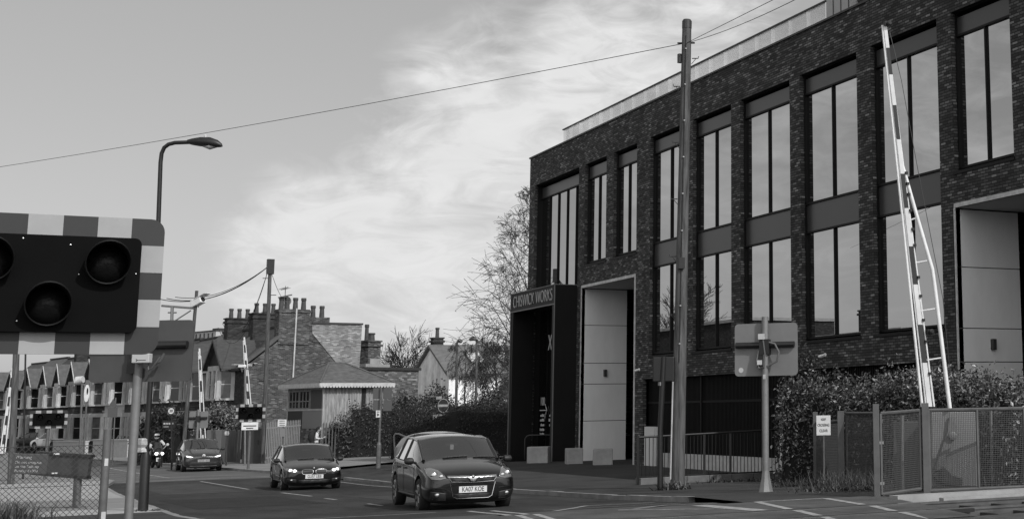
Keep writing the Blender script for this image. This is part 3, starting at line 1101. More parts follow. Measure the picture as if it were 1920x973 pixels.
# left edge: far wooden pole, slim dark post, raised boom
def simple_pole(name, label, cat, px0, py0, px1, py1, d, r0, r1, m, group=None, n=12):
    b0 = gnd(px0, py0, d)
    t = thing(name, label, cat, b0, 0, group)
    tt = Vector(rel(V(px1, py1, b0), b0))
    b = MB()
    b.path([(0, 0, -.3), tt * .5, tt], [r0, (r0 + r1) / 2, r1], n)
    b.build('pole', m, t, smooth=True)
    return t, tt, b0
simple_pole('telegraph_pole', 'thick wooden pole at the left edge rising behind the chequered light board', 'telegraph pole', 21, 902, 37, 500, 56, .13, .11, wood_pole)
simple_pole('signal_mast', 'slim dark mast just right of the thick pole at the left edge', 'mast', 45, 880, 49, 600, 62, .04, .035, black)

# crossing barrier with raised boom
def onb(base):
    return lambda px, py: Vector(rel(V(px, py, base), base))
b0 = gnd(1793, 915, 27.5)
bar = thing('crossing_barrier', 'raised level crossing barrier with striped boom and grey machine behind the right mesh fence', 'barrier', b0)
g_ = onb(b0)
back = FWH
def slab(b, pts, th, mi=0, off=0.0):
    n = len(pts)
    vs = [p + back * (off - th / 2) for p in pts] + [p + back * (off + th / 2) for p in pts]
    b.add(vs, [tuple(range(n)), tuple(range(n, 2 * n))[::-1]] + [(i, (i + 1) % n, n + (i + 1) % n, n + i) for i in range(n)], mi)
b = MB()
slab(b, [g_(1748, 912), g_(1835, 912), g_(1832, 772), g_(1746, 772)], .55, 0, .35)
b.build('machine_cabinet', mat('machine_grey', .2, .6, var=.15, scale=2), bar, bevel=.015)
b = MB()
slab(b, [g_(1780, 780), g_(1790, 780), g_(1797, 812), g_(1790, 826), g_(1762, 880), g_(1750, 885), g_(1776, 812)], .06, 0, .02)
b.build('boom_arm', mat('arm_grey', .16, .6), bar, bevel=.008)
b = MB()
arc = [g_(1750, 888)] + [g_(1750 + 52 * math.sin(R(a)) + 2, 866 + 44 * math.cos(R(a))) for a in (0, 20, 40, 60)] + [g_(1805, 893), g_(1788, 888), g_(1770, 876)]
slab(b, [g_(1748, 890), g_(1760, 902), g_(1775, 908), g_(1803, 910), g_(1803, 896), g_(1785, 890), g_(1770, 874)], .12, 0, -.02)
b.build('counterweight', mat('counterweight', .06, .7, var=.3), bar, bevel=.008)
b = MB()
b.lathe([(.075, -.02), (.075, .03), (.045, .04), (0, .04)], 16, Matrix.Translation(g_(1786, 816) - back * .05) @ Matrix.Rotation(FACE, 4, 'Z') @ Matrix.Rotation(R(90), 4, 'X'))
b.build('pivot', galv, bar, smooth=True)
# boom: striped flat with a light edge rail either side
def lerp2(p, q, t): return (p[0] + (q[0] - p[0]) * t, p[1] + (q[1] - p[1]) * t)
bot, top_ = (1741, 762), (1658, 48)
bs = MB()
cuts = [0, .115, .215, .32, .42, .52, .61, .70, .79, .87, .94, 1.0]
for k in range(11):
    a, c = lerp2(bot, top_, cuts[k]), lerp2(bot, top_, cuts[k + 1])
    wa = 7.0 - 2.2 * cuts[k]
    wc = 7.0 - 2.2 * cuts[k + 1]
    slab(bs, [g_(a[0] - wa * .3, a[1]), g_(a[0] + wa, a[1]), g_(c[0] + wc, c[1]), g_(c[0] - wc * .3, c[1])], .06, k % 2)
bs.build('boom', [white_p, mat('boom_red', .035, .5)], bar)
b = MB()
for o0, o1, r in ((-12, -4, .028), (-4.5, -1.5, .02), (10.5, 6.5, .018)):
    b.tube(g_(bot[0] + o0, bot[1]), g_(top_[0] + o1, top_[1] + (0 if o0 < 0 else 30)), r, r * .7, 8)
b.build('edge_rail', white_p, bar, smooth=True)
b = MB()
b.path([g_(1781, 765), g_(1753, 540), g_(1748, 505), g_(1712, 380), g_(1697, 325), g_(1692, 308)], [.04, .04, .04, .036, .03, .025], 10)
for py in (410, 490, 580, 672):
    t = (762 - py) / 714
    l = lerp2(bot, top_, t)
    rr = interp(py, [(308, 1692), (380, 1712), (505, 1748), (540, 1753), (765, 1781)])
    b.tube(g_(l[0] + 6, py + 3), g_(rr, py - 2), .015, n=6)
b.build('stay', white_p, bar, smooth=True)
b = MB()
for py in (325, 345, 365, 395, 430, 460, 520, 555, 600, 640, 700):
    l = lerp2(bot, top_, (762 - py) / 714)
    b.box(g_(l[0] + 9, py) - back * .03, (.05, .05, .05))
b.build('fixing', black, bar)
b = MB()
for (px, py) in ((1662, 46), (1741, 622)):
    b.box(g_(px, py) - back * .02, (.1, .08, .1))
    b.lathe([(.05, -.05), (.055, .03), (.03, .05), (0, .05)], 12, Matrix.Translation(g_(px + 5, py) - back * .06) @ Matrix.Rotation(R(90), 4, 'X'))
b.build('boom_lamp', black, bar)
b = MB()
b.path([g_(1668, 60), g_(1690, 150), g_(1726, 345), g_(1768, 560), g_(1788, 770)], .007, 5)
b.build('stay_wire', black, bar)

def far_boom(px0, py0, px1, py1, d, label, cams=False):
    b0 = gnd(px0 + 3, 880, d)
    t = thing('crossing_barrier', label, 'barrier', b0)
    g_ = onb(b0)
    b = MB()
    n = 9
    for k in range(n):
        a, c = lerp2((px0, py0), (px1, py1), k / n), lerp2((px0, py0), (px1, py1), (k + 1) / n)
        slab(b, [g_(a[0] - 1.2, a[1]), g_(a[0] + 1.5, a[1]), g_(c[0] + 1.1, c[1]), g_(c[0] - 1.0, c[1])], .06, k % 2)
    b.build('boom', [white_p, mat('boom_red', .035, .5)], t)
    b = MB()
    b.tube(g_(px0 - 4, py0), g_(px1 - 2, py1 + 6), .028, .02, 6)
    b.tube(g_(px0 + 5, py0), g_(px1 + 2.5, py1 + 14), .025, .02, 6)
    b.build('edge_rail', white_p, t)
    b = MB()
    slab(b, [g_(px0 - 12, py0 + 38), g_(px0 + 14, py0 + 38), g_(px0 + 14, py0), g_(px0 - 12, py0)], .5, 0, .3)
    b.build('machine_cabinet', mat('machine_grey', .2), t)
    return t, g_
far_boom(381, 835, 374, 653, 80, 'raised far barrier boom above the dark hatchback, left of the leafy bush')
tB, g_ = far_boom(466, 762, 458, 632, 76, 'raised far barrier boom just above the far chequered light board')
far_boom(4, 850, 24, 690, 60, 'raised white barrier boom leaning at the very left edge')
def cctv(c, yaw_, label, L=.5, r=.09, group='white security cameras at the far crossing'):
    t = thing('cctv_camera', label, 'camera', c, yaw_, group)
    b = MB()
    b.box((0, 0, 0), (r * 1.7, L, r * 1.6))
    b.build('housing', white_p, t, bevel=.03)
    b = MB()
    b.box((0, -L / 2 - .02, r * .75), (r * 2.0, L * 1.05, .02))
    b.build('sunshade', white_p, t)
    b = MB()
    b.tube((0, -L / 2 + .0, -.01), (0, -L / 2 - .02, -.01), r * .6, n=12)
    b.build('lens', black, t)
    b = MB()
    b.tube((0, 0, -r * .7), (0, .05, -.3), .025, n=6)
    b.build('bracket', galv, t)
    return t
pb_ = gnd(459, 880, 74.5)
cctv(V(453, 686, pb_), R(-60), 'left one of two white cameras on the post of the far barrier')
cctv(V(471, 684, pb_), R(15), 'right one of two white cameras on the post of the far barrier')
t, tt, bb = simple_pole('camera_post', 'slim post carrying two white cameras at the far barrier', 'post', 459, 880, 460, 690, 74.6, .05, .05, galv)
b = MB()
b.tube(Vector(rel(V(451, 692, bb), bb)), Vector(rel(V(471, 691, bb), bb)), .03, n=6)
b.build('cross_arm', galv, t)

# far chequered light board
def wigwag(px, py, d, W, H, label, rz_, plate=None):
    b0 = gnd(px, 880, d)
    c = V(px, py, b0)
    t = thing('crossing_signal', label, 'crossing signal', b0, rz_)
    check_board(W, H, t, (0, -.06, c.z - b0.z))
    b = MB()
    b.tube((0, 0, -.1), (0, 0, c.z - b0.z + .3), .06, n=10)
    b.build('post', galv_dk, t, smooth=True)
    if plate:
        b = MB()
        b.box((0, -.1, c.z - b0.z - H / 2 - .2), (W * .56, .02, .36))
        p = b.build('warning_plate', white_p, t)
        b = MB()
        b.box((0, -.1125, c.z - b0.z - H / 2 - .19), (W * .44, .004, .05))
        b.box((0, -.1125, c.z - b0.z - H / 2 - .3), (W * .24, .004, .045))
        b.build('plate_text', black, p)
    return t
wigwag(465, 774, 70, 1.34, .84, 'small far chequered light board with a white warning plate hung below it', FACE * .6, True)
wigwag(85, 786, 61, 1.4, .74, 'small far chequered light board at the left, in front of the parked white car', FACE * .3)
board_back(355, 787, 75, (366, 880), .95, .85, FACE * .8, 'small grey back of a crossing board above the dark hatchback', extras=False, flange=False)

# camera gantry pole and far telegraph pole
t, tt, bb = simple_pole('camera_pole', 'wooden pole topped by a long camera, with a sideways gantry arm', 'pole', 340, 890, 369, 545, 75, .1, .08, wood_pole)
g_ = onb(bb)
b = MB()
b.tube(g_(303, 573), g_(366, 578), .06, n=6)
b.tube(g_(327, 602), g_(358, 582), .035, n=6)
b.tube(g_(323, 576), g_(322, 604), .08, n=6)
b.tube(g_(315, 586), g_(331, 586), .04, n=6)
b.tube(g_(296, 603), g_(326, 602), .07, n=6)
b.build('gantry_arm', galv, t)
c = cctv(V(371, 566, bb), R(28), 'long pale camera at the top of the wooden gantry pole', .7, .22, None)
c.rotation_euler = (R(-22), 0, R(38))
t, tt, bb = simple_pole('telegraph_pole', 'dark wooden telegraph pole in front of the gable wall of the brick terrace', 'telegraph pole', 493, 872, 507, 488, 77, .125, .09, wood_pole)
g2 = onb(bb)
b = MB()
b.box(g2(507, 500), (.36, .3, .8))
for k in range(7):
    q = tt * (.4 + .085 * k)
    s_ = 1 if k % 2 else -1
    b.tube(q, q + RTH * .38 * s_, .02, n=5)
b.build('terminal_block', black, t)
P0 = bb + g2(505, 498)
cable([P0, V(296, 552, bb) + FWH * 2], .018, 'upper thin cable hanging left from the far telegraph pole', .6)
cable([P0, V(296, 557, bb) + FWH * 1], .022, 'middle cable hanging left from the far telegraph pole', .75)
cable([P0, V(296, 560, bb)], .022, 'lowest of the cables hanging left from the far telegraph pole', .8)
for (px, py, d, sg, lab) in ((417, 606, 88, 1.9, 'slack cable drooping from the far pole to the left chimney stack'), (409, 614, 90, 2.3, 'lowest slack cable drooping from the far pole towards the roofs'), (437, 604, 92, 1.5, 'short slack cable drooping from the far pole to the chimney pots'), (538, 570, 88, .3, 'thin cable dropping right from the far pole to the gable chimney')):
    cable([P0, at(px, py, d)], .013, lab, sg)

# tall slim posts and signs on the far right corner
def corner_post(px, y0, y1, d, label, head):
    t, tt, bb = simple_pole('lamp_post', label, 'lamp post', px, 850, px + 3, y1, d, .1, .07, galv_dk, None)
    g_ = onb(bb)
    b = MB()
    b.path([g_(px + 3, y1), g_(px + 3 + head * .5, y1 - 3), g_(px + 3 + head, y1)], [.06, .16, .09], 8)
    b.build('lantern', galv, t, smooth=True)
    return t
corner_post(854, 800, 641, 92, 'left one of two slim lamp posts behind the dark corner hedge', 9)
corner_post(891, 800, 637, 92, 'right one of two slim lamp posts behind the dark corner hedge', -14)
t, tt, bb = simple_pole('no_entry_sign', 'round no entry sign on a post above the dark corner hedge', 'road sign', 832, 850, 832, 742, 74, .045, .045, galv)
g_ = onb(bb)
c = g_(832, 760)
Mx = Matrix.Translation(c - back * .06) @ Matrix.Rotation(FACE, 4, 'Z') @ XZ
b = MB(); b.prism(circle(.28, 32, sy=1.25), 0, .02, Mx); b.build('rim', white_p, t)
b = MB(); b.prism(circle(.255, 32, sy=1.25), .021, .026, Mx); b.build('disc', mat('sign_red', .05, .5), t)
b = MB(); b.prism([(-.24, -.06), (.24, -.06), (.24, .06), (-.24, .06)], .027, .031, Mx); b.build('white_bar', white_p, t)
b = MB(); b.box(g_(823, 782), (.6, .04, .3), rot=Matrix.Rotation(FACE, 3, 'Z')); b.build('side_plate', white_old, t)
cctv(bb + g_(821, 746), R(-50), 'white camera on the post of the no entry sign', .45, .1)
t, tt, bb = simple_pole('sign_post', 'steel post with two square signs seen from behind and a small arrow plate', 'sign post', 709, 880, 715, 726, 63, .055, .05, galv_dk)
g_ = onb(bb)
b = MB()
for a, c in ((699, 716.5), (718, 734)):
    for e, f in ((727, 748), (749.5, 770)):
        slab(b, [g_(a, e), g_(c, e), g_(c - 1, f), g_(a - 1, f)], .02, 0, .07)
b.build('sign_panel', mat('sign_back', .09, .6), t)
b = MB()
b.lathe([(.1, -.1), (.1, .9), (.06, 1.0)], 10)
b.build('post_base', galv_dk, t)
b = MB()
slab(b, [g_(706, 769), g_(714, 769), g_(714, 782), g_(706, 782)], .015, 0, -.07)
pl = b.build('arrow_plate', white_p, t)
b = MB()
slab(b, [g_(708.5, 774), g_(712.5, 777), g_(708.5, 780)], .006, 0, -.082)
slab(b, [g_(708.2, 771), g_(712.5, 771), g_(712.5, 772.2), g_(708.2, 772.2)], .006, 0, -.082)
b.build('arrow_mark', black, pl)
t, tt, bb = simple_pole('speed_sign', 'round 20 speed sign on a dark post beside the camera pole', 'road sign', 322, 880, 322, 760, 74, .04, .04, black)
g_ = onb(bb)
c = g_(322, 770)
Mx = Matrix.Translation(c - back * .05) @ Matrix.Rotation(FACE, 4, 'Z') @ XZ
b = MB(); b.prism([(-.19, -.19), (.19, -.19), (.19, .19), (-.19, .19)], 0, .01, Mx); b.build('square_plate', mat('sign_back', .09), t)
b = MB(); b.prism(circle(.18, 24), .011, .015, Mx); b.build('red_ring', red_p, t)
b = MB(); b.prism(circle(.145, 24), .016, .019, Mx); b.build('disc', white_p, t)
words('numeral', '20', .19, black, t, c - back * .072, (R(90), 0, FACE), .002, off=.006)
def dark_sign(px, py, d, w_, h_, label):
    b0 = gnd(px, 880, d)
    c = V(px, py, b0)
    t = thing('shop_sign', label, 'sign', b0, FACE)
    z = c.z - b0.z
    b = MB(); b.bx(-w_ / 2, w_ / 2, -.04, .0, z - h_ / 2, z + h_ / 2); b.build('sign_board', black, t)
    b = MB()
    x = -w_ * .4
    while x < w_ * .35:
        ww = random.uniform(.04, .1)
        b.bx(x, x + ww, -.046, -.041, z - h_ * .02, z + h_ * .2)
        x += ww + .035
    b.bx(-w_ * .4, w_ * .0, -.046, -.041, z - h_ * .34, z - h_ * .28)
    b.build('pale_lettering', white_old, t)
    b = MB(); b.tube((-w_ * .4, .03, -.1), (-w_ * .4, .03, z), .03, n=6); b.tube((w_ * .4, .03, -.1), (w_ * .4, .03, z), .03, n=6); b.build('leg', black, t)
dark_sign(312, 795, 79, .72, .42, 'dark sign board with pale lettering under the 20 speed sign')
t, tt, bb = simple_pole('warning_sign', 'grey back of a triangular warning sign with a plate below it', 'road sign', 212, 846, 217, 745, 84, .04, .04, galv_dk)
g_ = onb(bb)
b = MB()
slab(b, [g_(204, 762), g_(221, 762), g_(213, 747)], .03, 0, -.03)
slab(b, [g_(203, 763), g_(221, 763), g_(220, 782), g_(202, 782)], .03, 0, -.03)
b.build('sign_panel', mat('sign_back', .09), t)
t, tt, bb = simple_pole('oval_sign', 'white oval sign with a dark mark on a slim post in front of the terrace', 'sign', 158, 842, 164, 722, 86, .05, .05, galv_dk)
g_ = onb(bb)
b = MB()
b.prism(circle(.16, 24, sy=3.2), 0, .03, Matrix.Translation(g_(164, 737) - back * .06) @ Matrix.Rotation(FACE, 4, 'Z') @ XZ)
b.build('panel', white_p, t)
b = MB()
b.prism(circle(.05, 16, sy=4), .031, .035, Matrix.Translation(g_(165.5, 733) - back * .06) @ Matrix.Rotation(FACE, 4, 'Z') @ XZ)
b.build('dark_mark', black, t)
t, tt, bb = simple_pole('traffic_camera', 'pale camera housing on a grey post left of the oval sign', 'camera', 152, 842, 154, 716, 70, .05, .05, galv_dk)
b = MB()
b.path([onb(bb)(144, 713), onb(bb)(156, 711)], [.2, .17], 10)
b.build('housing', white_old, t, smooth=True)

# ---- chain link fence, warning notice, tilted cabinet at the lower left
b0 = gnd(190, 988, 22.0)
cl = thing('chain_link_fence', 'chain link fence on steel posts at the lower left', 'fence', b0)
b = MB()
b.tube((0, 0, -.3), (0, 0, V(188, 805, b0).z - b0.z), .058, n=14)
b.build('post', galv_dk, cl, smooth=True)
b = MB()
b.tube((-2.1, 0, -.3), (-2.1, 0, 1.25), .045, n=12)
b.build('post', galv_dk, cl, smooth=True)
b = MB()
ph, pw, st, x0 = 1.18, 2.1, .085, -2.1
k = 0
def clip(xa, za, xb, zb_):
    # clip a diagonal to the fence rectangle in x
    out = []
    dx, dz = xb - xa, zb_ - za
    t0, t1 = 0, 1
    for lo, hi, p, d in ((x0, 0, xa, dx),):
        ta, tb = (lo - p) / d, (hi - p) / d
        t0, t1 = max(t0, min(ta, tb)), min(t1, max(ta, tb))
    return None if t0 >= t1 else ((xa + dx * t0, za + dz * t0), (xa + dx * t1, za + dz * t1))
x = x0 - ph
while x < 0:
    for s_ in (0, 1):
        q = clip(x, 0 if s_ else ph, x + ph, ph if s_ else 0)
        if q: b.tube((q[0][0], .004 * (1 - 2 * s_), q[0][1] + .03), (q[1][0], .004 * (1 - 2 * s_), q[1][1] + .03), .0045, n=4, cap=False)
    x += st
for z in (.05, .62, 1.21):
    b.tube((x0, 0, z), (0, 0, z), .005, n=5)
b.build('chain_link_mesh', mat('dark_wire', .03, .6), cl)
b = MB()
b.box((.004, -.06, V(188, 866, b0).z - b0.z), (.05, .01, .11))
b.box((.012, -.06, .12), (.06, .01, .2))
b.build('post_tag', white_old, cl)
q = V(56, 869, b0)
ws = thing('warning_notice', 'dark warning notice with white lettering wired to the chain link fence', 'notice', (q.x, q.y - .05, q.z), R(4))
b = MB(); b.box((0, 0, 0), (.47, .012, .3), rot=Matrix.Rotation(R(3), 3, 'Y')); b.build('panel', mat('notice_red', .055, .5, var=.1), ws, bevel=.004)
for k, s_ in enumerate(('Warning', 'Do not trespass', 'on the Railway', 'Penalty £1000')):
    words('notice_text', s_, (.062 if k == 0 else .054), mat('notice_white', .34, .6), ws, (-.2, -.008, .095 - .063 * k + (.012 if k == 0 else 0)), (R(90), R(3), 0), .001, align='LEFT', off=.0008)
b0 = gnd(143, 951, 32.6)
lc = thing('equipment_cabinet', 'tilted dark grey lidded box on one short post behind the chain link fence', 'cabinet', b0)
g_ = onb(b0)
b = MB()
slab(b, [g_(74, 848), g_(172, 855), g_(166, 893), g_(62, 885)], .16)
lid = b.build('box_body', mat('cabinet_grey', .045, .5, var=.2, scale=4), lc, bevel=.01)
b = MB()
slab(b, [g_(72, 845), g_(173, 852), g_(173, 857), g_(72, 850)], .24)
slab(b, [g_(61, 884), g_(167, 892), g_(166, 898), g_(61, 889)], .22)
b.build('rim', mat('cabinet_dark', .02, .5), lc)
b = MB()
b.box(g_(114, 850) - back * .13, (.16, .02, .035)); b.box(g_(108, 886) - back * .13, (.12, .02, .03))
b.build('latch', white_old, lc)
b = MB(); b.tube((0, 0, -.1), g_(146, 894), .085, n=12); b.build('post', galv_dk, lc, smooth=True)
b = MB(); b.lathe([(.2, 0), (.2, .03), (.09, .05)], 8); b.build('foot_plate', galv_dk, lc)

# ---- mesh fence, gate and notice on the right
fence_m = mat('fence_grey', .1, .6, metal=.2, var=.25, scale=3)
wire_m = mat('mesh_wire', .055, .7)
def mesh_panel(parent, A, B, zb0, zb1, h, frame=.03, sp=.036, mids=()):
    A, B = Vector(A), Vector(B)
    L = (B - A).length
    u = (B - A).normalized()
    P = lambda s_, z: A + u * s_ + Vector((0, 0, zb0 + (zb1 - zb0) * s_ / L + z))
    f = MB()
    for a, c in ((P(0, 0), P(0, h)), (P(L, 0), P(L, h)), (P(0, h), P(L, h)), (P(0, 0), P(L, 0))): f.tube(a, c, frame, n=6)
    for s_ in mids: f.tube(P(s_ * L, 0), P(s_ * L, h), frame, n=6)
    fr = f.build('panel_frame', fence_m, parent)
    w_ = MB()
    s_ = sp
    while s_ < L:
        w_.tube(P(s_, 0), P(s_, h), .0048, n=4, cap=False); s_ += sp
    z = sp
    while z < h:
        w_.tube(P(0, z), P(L, z), .0048, n=4, cap=False); z += sp
    w_.build('wire_mesh', wire_m, fr)
def ground_at(px, py, d):
    return gnd(px, py, d)
f1, f2, f3, f4, f5 = gnd(1530, 893, 35.5), gnd(1578, 897, 33), gnd(1645, 930, 25.6), gnd(1738, 918, 26.4), gnd(1924, 912, 27.2)
mf = thing('mesh_fence', 'grey steel mesh fence with square posts in front of the leafy hedge', 'fence', (0, 0, 0))
mf.location = f3
rr_ = lambda p: Vector((p.x - f3.x, p.y - f3.y, 0))
b = MB()
for p, ty, px, r in ((f1, 772, 1530, .07), (f2, 770, 1576, .09), (f3, 757, 1643, .065), (f4, 755, 1735, .075)):
    h = V(px, ty, p).z - f3.z
    q = rr_(p)
    pb2 = MB()
    pb2.box((q.x, q.y, (h + p.z - f3.z - .3) / 2), (r * 1.7, r * 1.7, h - (p.z - f3.z - .3)), rot=Matrix.Rotation(FACE, 3, 'Z'))
    pb2.build('post', fence_m, mf, bevel=.008)
mesh_panel(mf, rr_(f1), rr_(f2), f1.z - f3.z, f2.z - f3.z, 1.42)
f2b = gnd(1641, 905, 32.0)
mesh_panel(mf, rr_(f2) + RTH * .12, rr_(f2b), f2.z - f3.z + .05, f2.z - f3.z + .05, V(1612, 778, f2).z - f2.z)
mesh_panel(mf, rr_(f4) + RTH * .06, rr_(f5), f4.z - f3.z + .06, f5.z - f3.z + .06, 1.44, mids=(.5,))
gt = thing('mesh_gate', 'narrow grey steel mesh gate between two square fence posts', 'gate', f3)
mesh_panel(gt, rr_(f3) + RTH * .08, rr_(f4) - RTH * .1, .06, f4.z - f3.z + .1, 1.4)
b = MB()
for z in (.25, .95): b.box(rr_(f3) + RTH * .07 + Vector((0, 0, z)), (.1, .06, .05))
b.build('hinge', galv, gt)
q = V(1544, 797, f2 - FWH * .25)
ks = thing('crossing_notice', 'white KEEP CROSSING CLEAR notice on the left end of the mesh fence', 'notice', q, FACE)
b = MB(); b.box((0, 0, 0), (.32, .012, .44)); b.build('panel', mat('notice_panel', .62, .6), ks, bevel=.004)
for k, s_ in enumerate(('KEEP', 'CROSSING', 'CLEAR')):
    words('notice_text', s_, (.07 if k == 0 else .085), black, ks, (0, -.009, .13 - .125 * k), FACE_S, .001, sx_=.66 if k == 1 else .74, off=.001)
b = MB()
b.tube((-.0, .02, -1.2), (0, .02, .25), .02, n=6)
b.build('post', galv_dk, ks)
# posts standing behind the mesh
simple_pole('steel_stake', 'thin pale stake behind the mesh gate', 'stake', 1692, 905, 1692, 778, 27.4, .03, .03, galv)
simple_pole('steel_stake', 'thin stake behind the right half of the mesh fence', 'stake', 1861, 905, 1858, 770, 29, .025, .025, galv)
b0 = gnd(1703, 905, 28.5)
b = MB()
b.box((0, 0, .62), (.55, .3, 1.3))
o = b.build('relay_cabinet', mat('cabinet_mid', .06, .6), None, b0, (0, 0, FACE), bevel=.02)
tag(o, 'low dark steel cabinet behind the mesh gate', 'cabinet')

# ---- low railing on a plinth in front of the louvred screen
A, B = gnd(1196, 906, 37.6), gnd(1487, 896, 40.3)
u = (B - A); u.z = 0
L = u.length
u.normalize()
rl_ = thing('metal_railing', 'black metal railing with upright bars in front of the louvred screen', 'railing', A)
zA, zB = 0, B.z - A.z
Pn = lambda s_, z: u * s_ + Vector((0, 0, zA + (zB - zA) * s_ / L + z))
b = MB()
b.tube(Pn(0, 1.2), Pn(L, 1.32), .028, n=8); b.tube(Pn(0, .19), Pn(L, .19), .018, n=6)
b.build('rail', black, rl_)
b = MB()
s_ = .1
while s_ < L:
    b.tube(Pn(s_, .19), Pn(s_, 1.2 + .12 * s_ / L), .011, n=5); s_ += .11
b.build('baluster', black, rl_)
for s_ in (0, .95, 1.95, 2.75, L - .05):
    b = MB(); b.box(Pn(s_, .62), (.06, .06, 1.24), rot=Matrix.Rotation(FACE, 3, 'Z')); b.build('post', black, rl_)
b = MB()
nx = 7
for k in range(nx):
    p, q = Pn(L * k / nx + .01, 0), Pn(L * (k + 1) / nx - .01, 0)
    c_ = (p + q) / 2
    b.box(c_ + Vector((0, 0, .02)), (L / nx - .015, .3, .3), rot=Matrix.Rotation(math.atan2(u.y, u.x), 3, 'Z'))
tag(b.build('low_wall', mat('stained_concrete', .12, .9, var=.4, scale=2), None, A, bevel=.01), 'low concrete plinth of blocks under the black metal railing', 'wall')
# ------------------------------------------------------------------ houses, hut, fences, greenery, person
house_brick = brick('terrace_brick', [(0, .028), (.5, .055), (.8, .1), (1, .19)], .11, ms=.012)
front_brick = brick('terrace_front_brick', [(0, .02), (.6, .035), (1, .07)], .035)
pale_brick = brick('pale_stock_brick', [(0, .12), (.5, .22), (.85, .3), (1, .42)], .22, ms=.012)
wall_brick = brick('yard_brick', [(0, .06), (.5, .11), (.85, .18), (1, .28)], .12, bwid=.3, row=.1)
stone_w = mat('white_stone', .36, .75, var=.3, scale=1.3)
pane_dk = mat('house_pane', .012, .05, spec=.6)
pot_m = mat('chimney_pot', .06, .8, var=.3)
slate_l = mat('pale_slate', .085, .7, var=.35, scale=2, bump=.3, bscale=9)  # paler slate tone for some roofs and copings
HN_LABEL = ['end house of the brick terrace with the tall gable wall and stacked chimney',
            'second house of the terrace from the gable end, bay window behind the leafy bush',
            'third house from the gable end, bay window right of the camera pole',
            'fourth house from the gable end, bay window above the dark shrubs',
            'fifth house from the gable end, behind the grey crossing board',
            'pale fronted terrace house right behind the galvanised sign post',
            'terrace house directly behind the triangular sign back',
            'terrace house right above the parked white car, behind the oval sign',
            'gabled terrace house above the far left chequered board, third white gable from the left',
            'gabled terrace house above the far left chequered board, second white gable from the left',
            'gabled terrace house with the leftmost full white gable',
            'terrace house partly hidden by the thick wooden pole at the left edge',
            'terrace house at the very left edge behind the raised white boom']
bays = [(424, 89.5), (367, 94.2), (333, 98.6), (301, 103.2), (262, 107.8), (226, 112.4), (186, 117), (151, 121.6), (125, 126.2), (102, 130.8), (68, 135.4), (36, 140), (4, 144.6), (-30, 149)]
fpts = [Vector((at(px, 750, d).x, at(px, 750, d).y, 0)) for px, d in bays]
bnd = [fpts[0] - (fpts[1] - fpts[0]) * .5]
bnd += [(a + c) / 2 for a, c in zip(fpts, fpts[1:])]
